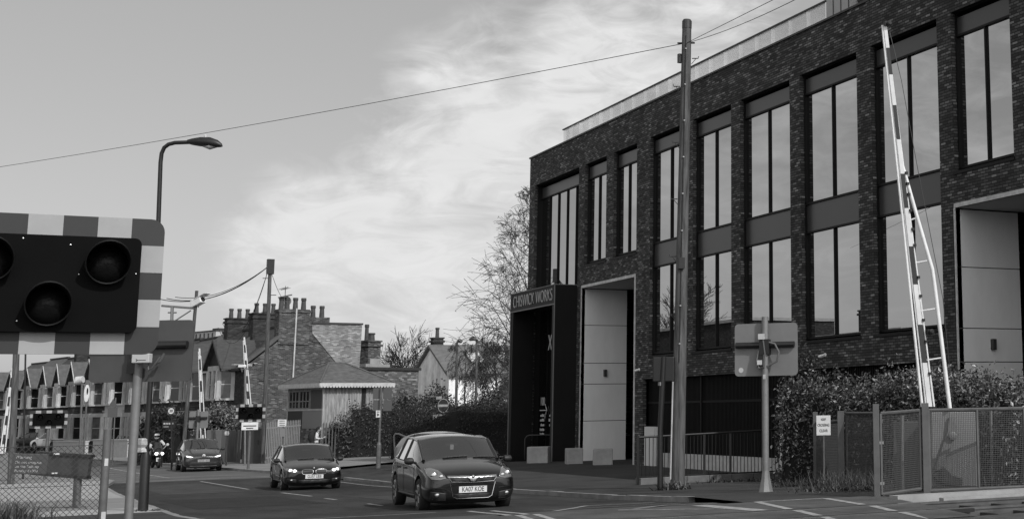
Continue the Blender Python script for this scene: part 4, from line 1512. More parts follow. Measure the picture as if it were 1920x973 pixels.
def house(i, near_, far_):
    t_ = near_ - far_
    Wd = t_.length
    rz_ = math.atan2(t_.y, t_.x)
    h = thing('terraced_house', HN_LABEL[i], 'house', far_, rz_, 'houses of the brick terrace')
    D, ze, zr = 6.6, 4.45, 7.1 + .12 * (i % 3)
    pale = i == 5
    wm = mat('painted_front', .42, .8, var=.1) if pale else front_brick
    b = MB()
    b.bx(.01, Wd - .01, 0, D, -1.8, ze)
    b.build('wall', wm, h)
    b = MB()
    for (y0, z0, y1, z1) in ((-.3, ze - .12, D / 2, zr), (D + .3, ze - .12, D / 2, zr)):
        b.add([(.0, y0, z0), (Wd, y0, z0), (Wd, y1, z1), (0, y1, z1), (.0, y0, z0 - .12), (Wd, y0, z0 - .12), (Wd, y1, z1 - .12), (0, y1, z1 - .12)],
              [(0, 1, 2, 3), (4, 5, 6, 7), (0, 1, 5, 4), (1, 2, 6, 5), (0, 3, 7, 4)])
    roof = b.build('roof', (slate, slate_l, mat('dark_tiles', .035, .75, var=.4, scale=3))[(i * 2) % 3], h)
    b = MB(); b.box((Wd / 2, D / 2, zr + .04), (Wd, .22, .12)); b.build('ridge_tiles', pot_m, roof)
    xc = Wd * .5
    bw_, bd = 1.35, .8
    plan = [(xc - bw_, .02), (xc - bw_ + .45, -bd), (xc + bw_ - .45, -bd), (xc + bw_, .02)]
    b = MB(); b.prism(plan, -1.6, ze - .1); bay = b.build('bay', wm, h)
    for za, zb_ in ((-.1, 1.65), (2.62, 4.3)):
        fr = MB(); gl = MB()
        for k in range(3):
            p, q = Vector(plan[k] + (0,)), Vector(plan[k + 1] + (0,))
            u = (q - p).normalized(); nrm = Vector((u.y, -u.x, 0)); L = (q - p).length
            ang = math.atan2(u.y, u.x)
            Rm = Matrix.Rotation(ang, 3, 'Z')
            n = 2 if k == 1 else 1
            mid = (p + q) / 2
            fr.box(mid + nrm * .03 + Vector((0, 0, zb_ + .13)), (L + .1, .14, .3), rot=Rm)
            fr.box(mid + nrm * .04 + Vector((0, 0, za - .06)), (L + .14, .2, .12), rot=Rm)
            for e in range(n + 1):
                fr.box(p + u * (L * e / n) + nrm * .03 + Vector((0, 0, (za + zb_) / 2)), (.3, .16, zb_ - za), rot=Rm)
            for e in range(n):
                c_ = p + u * (L * (e + .5) / n)
                gl.box(c_ + nrm * .006 + Vector((0, 0, (za + zb_) / 2)), (L / n - .3, .02, zb_ - za), rot=Rm)
                fr.box(c_ + nrm * .025 + Vector((0, 0, (za + zb_) / 2)), (L / n - .1, .03, .06), rot=Rm)
                for q_ in (-1, 1):
                    fr.box(c_ + u * q_ * (L / n / 2 - .17) + nrm * .025 + Vector((0, 0, (za + zb_) / 2)), (.05, .03, zb_ - za), rot=Rm)
        w_ = fr.build('bay_window', mat('bay_stone_%s' % 'abc'[i % 3], (.42, .3, .52)[i % 3], .75, var=.3, scale=1.3), h)
        gl.build('pane', pane_dk if i % 3 else mat('curtained_pane', .09, .12, var=.5, scale=2.2), w_)
    # gable over the bay
    gh = 1.65
    za, zt_ = ze + .02, 6.05
    b = MB()
    b.prism([(xc - gh, za), (xc + gh, za), (xc, zt_)], .7, -2.6, XZ)
    g = b.build('bay_gable', mat('tile_hung', .02, .8), h)
    b = MB()
    for s_ in (-1, 1):
        b.add([(xc + s_ * (gh + .15), -.95, za - .15), (xc, -.95, zt_ + .05), (xc, 2.7, zt_ + .05), (xc + s_ * (gh + .15), 2.7, za - .15),
               (xc + s_ * (gh + .15), -.95, za - .05), (xc, -.95, zt_ + .15), (xc, 2.7, zt_ + .15), (xc + s_ * (gh + .15), 2.7, za - .05)],
              [(0, 1, 2, 3), (4, 5, 6, 7), (0, 1, 5, 4), (3, 2, 6, 7), (0, 3, 7, 4)])
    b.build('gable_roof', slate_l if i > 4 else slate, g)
    b = MB()
    for s_ in (-1, 1):
        b.add([(xc + s_ * (gh + .2), -1.0, za - .28), (xc, -1.0, zt_ + .0), (xc, -1.0, zt_ + .19), (xc + s_ * (gh + .2), -1.0, za - .05),
               (xc + s_ * (gh + .2), -.955, za - .28), (xc, -.955, zt_), (xc, -.955, zt_ + .19), (xc + s_ * (gh + .2), -.955, za - .05)],
              [(0, 1, 2, 3), (4, 5, 6, 7), (0, 1, 5, 4), (3, 2, 6, 7)])
    b.build('bargeboard', white_old if i > 3 else dark_grey, g)  # boards of the nearer gables darkened, their shade put into the colour
    # plain sash beside the bay, door, string course
    b = MB(); b.bx(Wd * .84 - .5, Wd * .84 + .5, -.04, .06, -1.1, 1.2); b.build('door', black, h)
    b = MB(); b.bx(0, Wd, -.06, .0, 2.0, 2.14); b.build('string_course', stone_w, h)
    b = MB(); b.tube((.12, -.12, -1.4), (.12, -.12, ze - .1), .05, n=6); b.bx(0, Wd, -.36, -.26, ze - .2, ze - .08); b.build('gutter', white_old if i % 2 else dark_grey, h)
    # chimney on the far party wall
    if i in (0, 1, 5, 7, 9):
        b = MB()
        b.bx(-.35, .5, D / 2 - 1.1, D / 2 + 1.1, 5.6, 8.0)
        b.bx(-.42, .57, D / 2 - 1.17, D / 2 + 1.17, 7.72, 7.86)
        b.bx(-.42, .57, D / 2 - 1.17, D / 2 + 1.17, 8.0, 8.08)
        c = b.build('chimney', front_brick, h)
        for k in range(4):
            b = MB()
            b.path([(.07, D / 2 - .8 + .53 * k, 8.05), (.07, D / 2 - .8 + .53 * k, 8.55), (.07, D / 2 - .8 + .53 * k, 8.62), (.07, D / 2 - .8 + .53 * k, 8.72)], [.15, .12, .15, .14], 10)
            b.build('chimney_pot', pot_m, c)
        b = MB(); b.bx(-.12, .12, -.1, D, ze - .1, ze + .1)
        for s_ in (0, 1):
            y0, y1 = (-.3, D / 2) if s_ == 0 else (D / 2, D + .3)
            z0, z1 = (ze, zr) if s_ == 0 else (zr, ze)
            b.add([(-.13, y0, z0), (.13, y0, z0), (.13, y1, z1), (-.13, y1, z1), (-.13, y0, z0 + .28), (.13, y0, z0 + .28), (.13, y1, z1 + .28), (-.13, y1, z1 + .28)],
                  [(4, 5, 6, 7), (0, 3, 7, 4), (1, 2, 6, 5), (0, 1, 5, 4)])
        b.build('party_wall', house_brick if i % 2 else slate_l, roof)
    return h, Wd, D, ze, zr
for i in range(13):
    h, Wd, D, ze, zr = house(i, bnd[i], bnd[i + 1])
    if i == 0:
        b = MB()
        M_ = Matrix.Translation((Wd, 0, 0)) @ Matrix(((0, 0, 1, 0), (1, 0, 0, 0), (0, 1, 0, 0), (0, 0, 0, 1)))
        b.prism([(0, -1.8), (D, -1.8), (D, ze), (D / 2, zr + .15), (0, ze)], 0, .3, M_)
        b.build('gable_wall', house_brick, h)
        b = MB()
        b.prism([(D / 2 + .55, zr - .6), (D + .25, ze - 1.4), (D + .35, zr - .05), (D / 2 + .5, zr + .08)], .0, .34, M_)
        lo = b.build('loft_wall', pale_brick, h)
        b = MB(); b.bx(Wd, Wd + .4, D / 2 + .5, D + .4, zr - .02, zr + .09); b.build('loft_coping', dark_grey, lo)
        b = MB()
        b.bx(Wd - .45, Wd + .36, D / 2 - 1.5, D / 2 + .35, 5.8, 7.95)
        b.bx(Wd - .5, Wd + .42, D / 2 - 1.56, D / 2 + .42, 7.75, 7.88)
        b.bx(Wd - .45, Wd + .3, D / 2 + .35, D / 2 + 1.6, 5.8, 7.5)
        c = b.build('gable_chimney', house_brick, h)
        for k, (yy, z0) in enumerate(((-1.3, 7.93), (-.95, 7.93), (-.45, 7.93), (.05, 7.93), (.65, 7.48), (1.2, 7.48))):
            b = MB()
            b.path([(Wd, D / 2 + yy, z0), (Wd, D / 2 + yy, z0 + .55), (Wd, D / 2 + yy, z0 + .6), (Wd, D / 2 + yy, z0 + .74)], [.16, .13, .16, .15], 10)
            b.build('chimney_pot', pot_m, c)
        b = MB()
        b.box((Wd, D / 2 - 1.1, 8.75), (.5, .7, .07), rot=Matrix.Rotation(R(14), 3, 'X'))
        b.build('chimney_cowl', pot_m, c)
        b = MB(); b.tube((Wd + .36, D / 2 - .55, -1.6), (Wd + .42, D / 2 - .5, 8.0), .05, n=8); b.build('soil_pipe', white_old, h)
        b = MB()
        b.add([(Wd - .1, -.35, ze - .1), (Wd + .42, -.35, ze - .1), (Wd + .42, D / 2 - 1.4, zr - .9), (Wd - .1, D / 2 - 1.4, zr - .9),
               (Wd - .1, -.35, ze + .12), (Wd + .42, -.35, ze + .12), (Wd + .42, D / 2 - 1.4, zr - .68), (Wd - .1, D / 2 - 1.4, zr - .68)],
              [(0, 1, 2, 3), (4, 5, 6, 7), (0, 1, 5, 4), (1, 2, 6, 5)])
        b.build('verge_coping', slate_l, h)
        # television aerials
        b = MB()
        q = Vector((.0, D / 2 + 1.0, 8.0))
        b.tube(q, q + Vector((0, 0, 1.9)), .025, n=5)
        b.tube(q + Vector((-.8, 0, 1.7)), q + Vector((.5, 0, 1.8)), .02, n=5)
        for k in range(6): b.tube(q + Vector((-.7 + .2 * k, -.25, 1.72 + .01 * k)), q + Vector((-.7 + .2 * k, .25, 1.72 + .01 * k)), .012, n=4)
        b.lathe([(0, .0), (.2, .03), (.32, .1)], 14, Matrix.Translation(q + Vector((.2, 0, .9))) @ Matrix.Rotation(R(80), 4, 'Y'))
        b.build('aerial', galv_dk, h)
# far-left skyline behind the terrace: one more taller block end
# garden walls before the terrace
def garden_wall(px0, px1, d0, d1, h_, label, m):
    A, B = at(px0, 800, d0), at(px1, 800, d1)
    A.z = gz(A.x, A.y); B.z = gz(B.x, B.y)
    b = MB()
    u = (B - A); L = Vector((u.x, u.y)).length
    b.box((L / 2, 0, h_ / 2 - .2), (L, .25, h_ + .4))
    b.box((L / 2, 0, h_ + .04), (L + .05, .33, .08))
    tag(b.build('garden_wall', m, None, (A.x, A.y, A.z), (0, 0, math.atan2(u.y, u.x))), label, 'wall')
garden_wall(105, 165, 108, 104, .95, 'pale low front wall right of the parked white car', mat('painted_wall', .45, .8, var=.15))
garden_wall(180, 245, 102, 98, 1.1, 'pale front wall behind the parked motorcycle', mat('painted_wall', .45))

# low brick building with two chimneys behind the hut
def flat_building(name, label, cat, A, B, depth, zb, zt, m, trim):
    u = (B - A); u.z = 0
    L = u.length
    t = thing(name, label, cat, (A.x, A.y, 0), math.atan2(u.y, u.x))
    b = MB(); b.bx(0, L, 0, depth, zb, zt); b.build('wall', m, t)
    b = MB(); b.bx(-.12, L + .12, -.12, depth + .1, zt, zt + .18); b.build('parapet', trim, t)
    return t, L
lb, L = flat_building('brick_building', 'low flat topped brick building with two chimneys right of the hut roof', 'building', at(628, 700, 92), at(785, 700, 98), 5, -1.5, 4.35, wall_brick, dark_grey)
def stack(parent, x, y, z0, z1, wx, wy, pots, m):
    b = MB(); b.bx(x - wx / 2, x + wx / 2, y - wy / 2, y + wy / 2, z0, z1)
    b.bx(x - wx / 2 - .1, x + wx / 2 + .1, y - wy / 2 - .1, y + wy / 2 + .1, z1 - .3, z1 - .15)
    b.bx(x - wx / 2 - .07, x + wx / 2 + .07, y - wy / 2 - .07, y + wy / 2 + .07, z1, z1 + .1)
    c = b.build('chimney', m, parent)
    for k, (px_, r, hh) in enumerate(pots):
        b = MB()
        b.path([(x + px_, y, z1 + .05), (x + px_, y, z1 + hh * .8), (x + px_, y, z1 + hh * .88), (x + px_, y, z1 + hh)], [r, r * .85, r * 1.1, r], 10)
        b.build('chimney_pot', pot_m, c)
s_ = L / 155.0
stack(lb, (660 - 628) * s_, 1.2, 4.3, 5.6, .75, .8, [(-.15, .15, .75), (.2, .17, .7)], front_brick)
stack(lb, (711 - 628) * s_, 1.2, 4.3, 6.2, 1.05, 1.0, [(-.25, .14, 1.15), (.15, .24, .6)], house_brick)
b = MB(); b.bx((690 - 628) * s_, (735 - 628) * s_, .4, 3, 4.3, 4.75); b.bx((702 - 628) * s_, (720 - 628) * s_, .6, .68, 4.5, 5.1); b.build('roof_box', concrete, lb)
# white rendered house with roof lights
wh = thing('white_house', 'white rendered gabled house with two roof lights behind the dark shrubs', 'house', (0, 0, 0))
A = at(842, 703, 112)
wh.location = (A.x, A.y, 0)
Dp, Lw, zE, zR = 11.0, 13.0, A.z, A.z + 2.35
b = MB()
Mg = Matrix(((0, 0, 1, 0), (1, 0, 0, 0), (0, 1, 0, 0), (0, 0, 0, 1)))
b.prism([(0, -2), (Dp, -2), (Dp, zE), (Dp / 2, zR - .05), (0, zE)], 0, Lw, Mg)
b.build('wall', mat('stained_render', .8, .85, var=.35, scale=.8), wh)
b = MB()
for y0, y1, sgn in ((-.3, Dp / 2, 1), (Dp + .3, Dp / 2, 1)):
    b.add([(-.25, y0, zE - .1), (Lw, y0, zE - .1), (Lw, y1, zR), (-.25, y1, zR), (-.25, y0, zE + .1), (Lw, y0, zE + .1), (Lw, y1, zR + .2), (-.25, y1, zR + .2)],
          [(0, 1, 2, 3), (4, 5, 6, 7), (0, 1, 5, 4), (0, 3, 7, 4)])
rf_ = b.build('roof', mat('tile_roof', .13, .8, var=.3, scale=2, bump=.3, bscale=8), wh)
def on_roof(x, t): return Vector((x, -.3 + (Dp / 2 + .3) * t, zE + .1 + (zR - zE + .1) * t))
for k in range(2):
    x0 = 2.2 + 2.4 * k
    b = MB()
    vs = [on_roof(x0, .35), on_roof(x0 + 1.2, .35), on_roof(x0 + 1.2, .72), on_roof(x0, .72)]
    b.add([p + Vector((0, -.03, .06)) for p in vs], [(0, 1, 2, 3)])
    b.build('roof_light', mat('roof_light_glass', .5, .1), rf_)
    b = MB()
    for a_, c_ in ((0, 1), (1, 2), (2, 3), (3, 0)): b.tube(vs[a_] + Vector((0, 0, .05)), vs[c_] + Vector((0, 0, .05)), .07, n=5)
    b.build('roof_light_frame', dark_grey, rf_)
stack(wh, .6, Dp / 2 + .5, zR - 1.2, zR + .7, .8, .9, [(0, .16, .9)], front_brick)
b = MB()
for k in range(3): b.bx(4 + 2.2 * k, 5 + 2.2 * k, -.04, .0, zE - 1.9, zE - .5)
b.build('window', pane_dk, wh)
# far apartment block
ab = thing('apartment_block', 'distant pale apartment block above the terrace roofs', 'apartment block', (0, 0, 0))
A, B = at(364, 640, 260), at(404, 640, 255)
ab.location = (A.x, A.y, 0)
u = B - A; u.z = 0; L = u.length
ab.rotation_euler = (0, 0, math.atan2(u.y, u.x))
ztop = at(380, 622, 258).z
b = MB(); b.bx(0, L, 0, 8, -2, ztop); b.build('wall', mat('pale_facade', .45, .8), ab)
b = MB(); b.bx(L * .7, L * .95, .5, 3, ztop, ztop + .5); b.bx(-.2, L + .2, -.2, 8, ztop, ztop + .15); b.build('roof', dark_grey, ab)
for r_ in range(3):
    for k in range(5):
        b = MB(); b.bx(L * (.06 + .19 * k), L * (.06 + .19 * k) + .42, -.05, 0, ztop - 1.2 - 1.5 * r_, ztop - .3 - 1.5 * r_)
        b.build('window', dark_grey, ab)

# weatherboarded crossing hut
C = at(608, 718, 80)
hut = thing('crossing_hut', 'old hipped roof crossing hut with scalloped white eaves and weathered boards', 'hut', (C.x, C.y, 0), math.atan2(.22, .97))
ez = C.z
gl_ = -.75
Lx, Ly = 3.5, 4.7
b = MB(); b.bx(.02, Lx, .0, Ly, gl_ - .4, .85); b.build('brick_base', wall_brick, hut)
boards = MB()
x = 0.0
while x < Lx - .02:
    wd = random.uniform(.13, .16)
    j = random.uniform(-.008, .008)
    boards.bx(x, min(x + wd, Lx) - .008, -.03 + j, .05, .8 + random.uniform(-.03, .02), ez - .05)
    x += wd
boards.bx(.0, Lx, .05, Ly, .85, ez)
boards.build('weatherboards', mat('weathered_boards', .27, .85, var=.55, scale=2.2, bump=.3, stretch=(5, 5, .7)), hut)
b = MB(); b.bx(2.15, 2.4, -.05, -.03, 1.6, ez - .3); b.build('slot_window', black, hut)
lf = MB()
lf.bx(-.04, .02, -.04, .1, gl_, ez); lf.bx(-.05, .02, 0, Ly, 1.78, 1.88); lf.bx(-.05, .02, Ly - .12, Ly, gl_, ez)
lf.build('corner_trim', stone_w, hut)
lp = MB(); lp.bx(-.03, .01, .1, 1.6, 1.88, ez - .35); lp.build('side_panel', mat('mid_grey_panel', .05, .6), hut)
lp = MB(); lp.bx(-.035, .01, .1, 2.6, .8, 1.78); lp.build('side_panel', mat('light_grey_panel', .2, .7), hut)
lp = MB(); lp.bx(-.035, .01, 2.6, Ly - .1, .8, 1.78); lp.build('side_panel', mat('dark_grey_panel', .03, .6), hut)
for k in range(2):
    y0 = 1.75 + 1.4 * k
    b = MB()
    for yy in (y0, y0 + .43, y0 + .86, y0 + 1.28): b.bx(-.06, -.0, yy - .025, yy + .025, 1.9, ez - .38)
    for zz in (1.92, 2.3, ez - .4): b.bx(-.06, 0, y0, y0 + 1.28, zz - .025, zz + .025)
    w_ = b.build('window', mat('window_grey', .2, .6), hut)
    b = MB(); b.bx(-.02, .005, y0, y0 + 1.28, 1.9, ez - .4); b.build('pane', pane_dk, w_)
b = MB()
ov = .42
E_ = [(-ov, -ov, ez), (Lx + ov, -ov, ez), (Lx + ov, Ly + ov, ez), (-ov, Ly + ov, ez)]
rz1 = ez + 1.15
r1, r2 = (1.25, Ly / 2, rz1), (Lx - 1.25, Ly / 2, rz1)
b.add(E_ + [r1, r2], [(0, 1, 5, 4), (1, 2, 5), (2, 3, 4, 5), (3, 0, 4), (0, 3, 2, 1)])
hr = b.build('roof', mat('hut_slate', .1, .6, var=.5, scale=3, bump=.5, bscale=7, stretch=(1, 1, 4)), hut)
b = MB()
for p, q in ((E_[0], r1), (E_[1], r2), (E_[3], r1), (r1, r2)): b.tube(Vector(p) + Vector((0, 0, .02)), Vector(q) + Vector((0, 0, .02)), .06, n=6)
b.build('hip_tiles', galv_dk, hr)
b = MB()
def scallop(P_, Q_):
    P_, Q_ = Vector(P_), Vector(Q_)
    L = (Q_ - P_).length; u = (Q_ - P_).normalized(); nn = Vector((u.y, -u.x, 0)) * .02
    n = int(L / .17)
    for k in range(n):
        a = P_ + u * (L * k / n); c = P_ + u * (L * (k + 1) / n)
        pts = [a, c, c - Vector((0, 0, .16)), (a + c) / 2 + (c - a) * .25 - Vector((0, 0, .25)), (a + c) / 2 - (c - a) * .25 - Vector((0, 0, .25)), a - Vector((0, 0, .16))]
        b.add([p + nn for p in pts] + [p - nn for p in pts], [(0, 1, 2, 3, 4, 5), (11, 10, 9, 8, 7, 6)] + [(i, (i + 1) % 6, 6 + (i + 1) % 6, 6 + i) for i in range(6)])
scallop(E_[0], E_[1]); scallop(E_[3], E_[0]); scallop(E_[1], E_[2])
b.build('scalloped_eaves', mat('eaves_white', .5, .6, var=.2), hut)

# fences on the far corner
def palisade(A, B, h_, label, m, sp=.15, z=None):
    u = B - A; u.z = 0
    L = u.length
    t = thing('palisade_fence', label, 'fence', A, math.atan2(u.y, u.x))
    dz = (B.z - A.z) / L
    b = MB()
    x = 0
    while x < L:
        b.prism([(x - .035, -.1 + dz * x), (x + .035, -.1 + dz * x), (x + .035, h_ - .05 + dz * x), (x, h_ + .05 + dz * x), (x - .035, h_ - .05 + dz * x)], 0, .02, XZ)
        x += sp
    b.build('pale', m, t)
    b = MB()
    for zz in (.25, h_ - .3): b.add([(0, 0, zz), (L, 0, zz + dz * L), (L, .04, zz + dz * L), (0, .04, zz), (0, 0, zz + .06), (L, 0, zz + .06 + dz * L), (L, .04, zz + .06 + dz * L), (0, .04, zz + .06)],
                                  [(0, 1, 5, 4), (2, 3, 7, 6), (4, 5, 6, 7), (0, 3, 2, 1)])
    b.build('rail', m, t)
    return t
A, B = at(498, 845, 77), at(562, 845, 80); A.z = gz(A.x, A.y); B.z = gz(B.x, B.y)
palisade(A, B, 2.1, 'pale steel palisade fence left of the hut base', mat('palisade_lit', .3, .6, metal=.2))  # lit look of this stretch put into a lighter steel colour
A, B = at(604, 845, 78.2), at(657, 845, 79.2); A.z = gz(A.x, A.y); B.z = gz(B.x, B.y)
palisade(A, B, 1.9, 'dark palisade fence between the hut and the clipped hedge', mat('palisade_dark', .07, .6), .17)
A, B = at(322, 845, 86), at(447, 850, 79.5); A.z = -.95; B.z = -.95
u = B - A; L = Vector((u.x, u.y)).length
b = MB(); x = 0
while x < L:
    wd = random.uniform(.22, .34)
    b.bx(x, x + wd - .015, random.uniform(-.02, .02), .05, 0, 1.72 + random.uniform(-.05, .05)); x += wd
tag(b.build('timber_fence', mat('grey_boards', .11, .85, var=.45, scale=1.5, stretch=(4, 4, .6)), None, A, (0, 0, math.atan2(u.y, u.x))), 'grey timber board fence behind the dark hatchback', 'fence')
def steel_box(px0, px1, yt, yb, d, label, m, dp=.6):
    b0 = gnd((px0 + px1) / 2, yb, d)
    g_ = onb(b0)
    w0 = (px1 - px0) * d / FPX
    hh = V(px0, yt, b0).z - b0.z
    t = thing('equipment_cabinet', label, 'cabinet', b0, FACE)
    b = MB(); b.bx(-w0 / 2, w0 / 2, 0, dp, -.1, hh); b.build('cabinet_body', m, t, bevel=.015)
    b = MB(); b.bx(-.012, .012, -.006, -.001, .1, hh - .1); b.bx(w0 * .2, w0 * .2 + .05, -.03, 0, hh * .55, hh * .68); b.build('door_handle', dark_grey, t)
    return t
steel_box(452, 492, 803, 878, 77.5, 'dark steel cabinet under the far chequered light board', mat('cabinet_grey', .045), .9)
steel_box(384, 412, 806, 872, 78.5, 'light grey cabinet with a white label behind the dark hatchback roof', mat('cabinet_mid2', .12, .6))
t, tt, bb = simple_pole('round_post', 'short post with a pale round head beside the dark steel cabinet', 'post', 424, 872, 425, 812, 76, .05, .05, galv_dk)
b = MB(); b.lathe([(0, -.13), (.1, -.1), (.13, 0), (.1, .1), (0, .13)], 14, Matrix.Translation(tt)); b.build('round_head', white_old, t, smooth=True)
t, tt, bb = simple_pole('notice_post', 'two notices on a post in front of the pale palisade fence, white above grey', 'notice', 531, 868, 531, 786, 75.5, .03, .03, galv_dk)
g_ = onb(bb)
b = MB(); slab(b, [g_(521.5, 799), g_(537, 798.5), g_(538, 786), g_(522, 786)], .02, 0, -.05); w_ = b.build('white_panel', white_p, t)
b = MB()
for yy in (788.6, 792.6, 796.4): slab(b, [g_(525, yy + .6), g_(535, yy + .5), g_(535, yy - .6), g_(525, yy - .5)], .006, 0, -.065)
b.build('panel_text', black, w_)
b = MB(); slab(b, [g_(525, 818), g_(535, 818), g_(536, 803), g_(525.5, 803)], .02, 0, -.05); b.build('grey_panel', mat('grey_panel', .2, .6), t)

# ------------------------------------------------------------------ greenery
leaf_d = mat('leaf_dark', .035, .5, var=.5, scale=3)
leaf_m = mat('leaf_mid', .1, .45, var=.5, scale=3)
leaf_l = mat('leaf_light', .22, .5, var=.4, scale=3)
petal = mat('pale_blossom', .42, .6)
bark = mat('bark', .03, .9, var=.4, scale=6)
def rnd3(): return Vector((random.gauss(0, 1), random.gauss(0, 1), random.gauss(0, 1))).normalized()
def leaf(b, p, s_, mi=0, up=.0, asp=.5):
    d = rnd3(); d.z -= up; d.normalize()
    q = d.cross(rnd3()).normalized() * s_ * asp * .5
    d = d * s_
    n = d.cross(q).normalized() * s_ * .12
    b.add([p, p + d * .45 + q + n, p + d, p + d * .45 - q + n], [(0, 1, 2, 3)], mi)
def hedge(name, label, cat, pts, width, hts, n, ls, mats, wts, core=True, lump=.25, zb=0, seed=1, sprig=0):
    """pts: centre line on the ground; hts: heights"""
    random.seed(seed)
    o = Vector(pts[0])
    t = thing(name, label, cat, o)
    P_ = [Vector(p) - o for p in pts]
    segs = [(P_[i + 1] - P_[i]).length for i in range(len(P_) - 1)]
    tot = sum(segs)
    def along(s_):
        for i, L in enumerate(segs):
            if s_ <= L or i == len(segs) - 1:
                f = min(1, s_ / L)
                return P_[i].lerp(P_[i + 1], f), (P_[i + 1] - P_[i]).normalized(), hts[i] + (hts[i + 1] - hts[i]) * f
            s_ -= L
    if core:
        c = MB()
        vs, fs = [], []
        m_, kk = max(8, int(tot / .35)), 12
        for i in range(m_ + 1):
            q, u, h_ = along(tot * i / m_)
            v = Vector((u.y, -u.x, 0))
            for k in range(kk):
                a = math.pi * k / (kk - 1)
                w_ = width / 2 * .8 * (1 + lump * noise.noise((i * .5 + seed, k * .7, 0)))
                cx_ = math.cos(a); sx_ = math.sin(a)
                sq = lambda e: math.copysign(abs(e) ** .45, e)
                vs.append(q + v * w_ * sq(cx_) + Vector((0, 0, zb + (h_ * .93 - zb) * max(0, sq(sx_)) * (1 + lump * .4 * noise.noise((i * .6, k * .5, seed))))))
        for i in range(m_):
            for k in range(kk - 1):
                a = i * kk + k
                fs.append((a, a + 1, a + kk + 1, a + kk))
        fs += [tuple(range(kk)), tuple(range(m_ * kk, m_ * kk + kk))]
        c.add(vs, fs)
        c.build('blocking_core', mat('blocking_core', .006, .9), t)  # added near-black core, blocks light from passing through the leaves
    b = MB()
    for _ in range(n):
        q, u, h_ = along(random.uniform(-.02, 1.02) * tot if tot else 0)
        v = Vector((u.y, -u.x, 0))
        a = random.uniform(-.05, math.pi + .05)
        sq = lambda e: math.copysign(abs(e) ** .5, e)
        rr = random.gauss(.97, .08)
        nz = 1 + lump * noise.noise(((q.x + q.y) * .9 + seed, a * 2, 0))
        p = q + v * width / 2 * sq(math.cos(a)) * rr * nz
        p.z = q.z + zb + (h_ - zb) * max(0.02, sq(max(0, math.sin(a)))) * rr * (1 + lump * .5 * noise.noise((q.x * 1.3, q.y * 1.3, seed)))
        if random.random() < .25: p.z = q.z + zb + (p.z - q.z - zb) * random.random()
        leaf(b, p, ls * random.uniform(.6, 1.3), random.choices(range(len(mats)), wts)[0], .3)
    for _ in range(sprig):
        q, u, h_ = along(random.random() * tot)
        p = q + Vector((random.uniform(-.3, .3) * width, random.uniform(-.3, .3) * width, h_ * .95))
        d = Vector((random.gauss(0, .35), random.gauss(0, .35), 1)).normalized()
        for k in range(9):
            leaf(b, p + d * .05 * k, ls, random.choices(range(len(mats)), wts)[0], -.2)
    b.build('foliage', mats, t)
    return t
def zg(p): return Vector((p.x, p.y, gz(p.x, p.y)))
# laurel hedge behind the mesh fence
hp = [zg(at(px, 800, d)) for px, d in ((1500, 37.5), (1600, 36), (1700, 34), (1800, 32), (1960, 29))]
hh = [V(px, py, p).z - p.z for (px, py), p in zip(((1500, 722), (1600, 726), (1700, 716), (1800, 712), (1960, 742)), hp)]
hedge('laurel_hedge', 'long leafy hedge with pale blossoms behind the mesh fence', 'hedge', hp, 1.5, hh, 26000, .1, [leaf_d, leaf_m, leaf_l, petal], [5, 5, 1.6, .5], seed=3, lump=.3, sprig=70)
ip = [zg(at(px, 800, d)) for px, d in ((1488, 38.8), (1512, 38.3))]
hedge('climbing_ivy', 'ragged climbing plant trailing down at the left end of the leafy hedge', 'climber', ip, .8, [3.0, 3.0], 2600, .13, [leaf_d, leaf_m, petal], [5, 4, .6], seed=5, lump=.8, core=False)
def clump(name, label, cat, px, py, d, wx, n, h_, m, seed, lean=.5, bw_=.012):
    random.seed(seed)
    p = zg(at(px, py, d))
    b = MB()
    for _ in range(n):
        o = Vector((random.gauss(0, wx * .4), random.gauss(0, wx * .3), -.03))
        hgt = h_ * random.uniform(.4, 1.1)
        dv = Vector((random.gauss(0, lean), random.gauss(0, lean), 1)).normalized()
        sd = Vector((dv.y, -dv.x, 0)) if abs(dv.x) + abs(dv.y) > .01 else Vector((1, 0, 0))
        sd = sd.normalized() * bw_
        a = o + dv * hgt * .6
        c = a + (dv + Vector((random.gauss(0, .4), random.gauss(0, .4), -.2))) * hgt * .4
        b.add([o - sd, o + sd, a + sd * .8, a - sd * .8, c], [(0, 1, 2, 3), (3, 2, 4)], random.choice((0, 0, 1)))
    return tag(b.build(name, [m, leaf_d], None, p), label, cat, kind='stuff')
straw = mat('dry_grass', .075, .8, var=.4, scale=8)
clump('weed_clump', 'dry grass and weeds at the foot of the mesh fence beside the square post', 'weeds', 1605, 915, 30.5, 1.2, 700, .5, straw, 11, .6, .006)
clump('weed_clump', 'dark low weeds at the left foot of the mesh fence under the notice', 'weeds', 1530, 905, 33, 1.2, 900, .24, leaf_d, 12, 1.1, .012)
clump('weed_clump', 'scrubby weeds in front of the fence at the edge of the crossing', 'weeds', 1585, 922, 28.0, 1.2, 1100, .17, leaf_d, 13, 1.3, .011)
clump('weed_clump', 'tall dry weeds behind the right end of the mesh fence', 'weeds', 1885, 915, 29.5, 1.3, 500, .7, straw, 14, .5, .006)
clump('weed_clump', 'small weeds around the foot of the wooden pole', 'weeds', 1262, 917, 33.2, .45, 220, .3, leaf_m, 15, .8, .018)
clump('weed_clump', 'low weeds at the foot of the plinth under the railing', 'weeds', 1390, 903, 38, 1.5, 240, .16, leaf_d, 18, .9, .02)
clump('grass_tuft', 'rough grass and stalks at the lower left corner before the fence', 'grass', 12, 1000, 20.5, .5, 700, .62, leaf_m, 16, .5, .008)
clump('weed_clump', 'small grass tuft at the foot of the street lamp', 'weeds', 285, 958, 29.6, .4, 120, .1, leaf_d, 17, 1, .015)
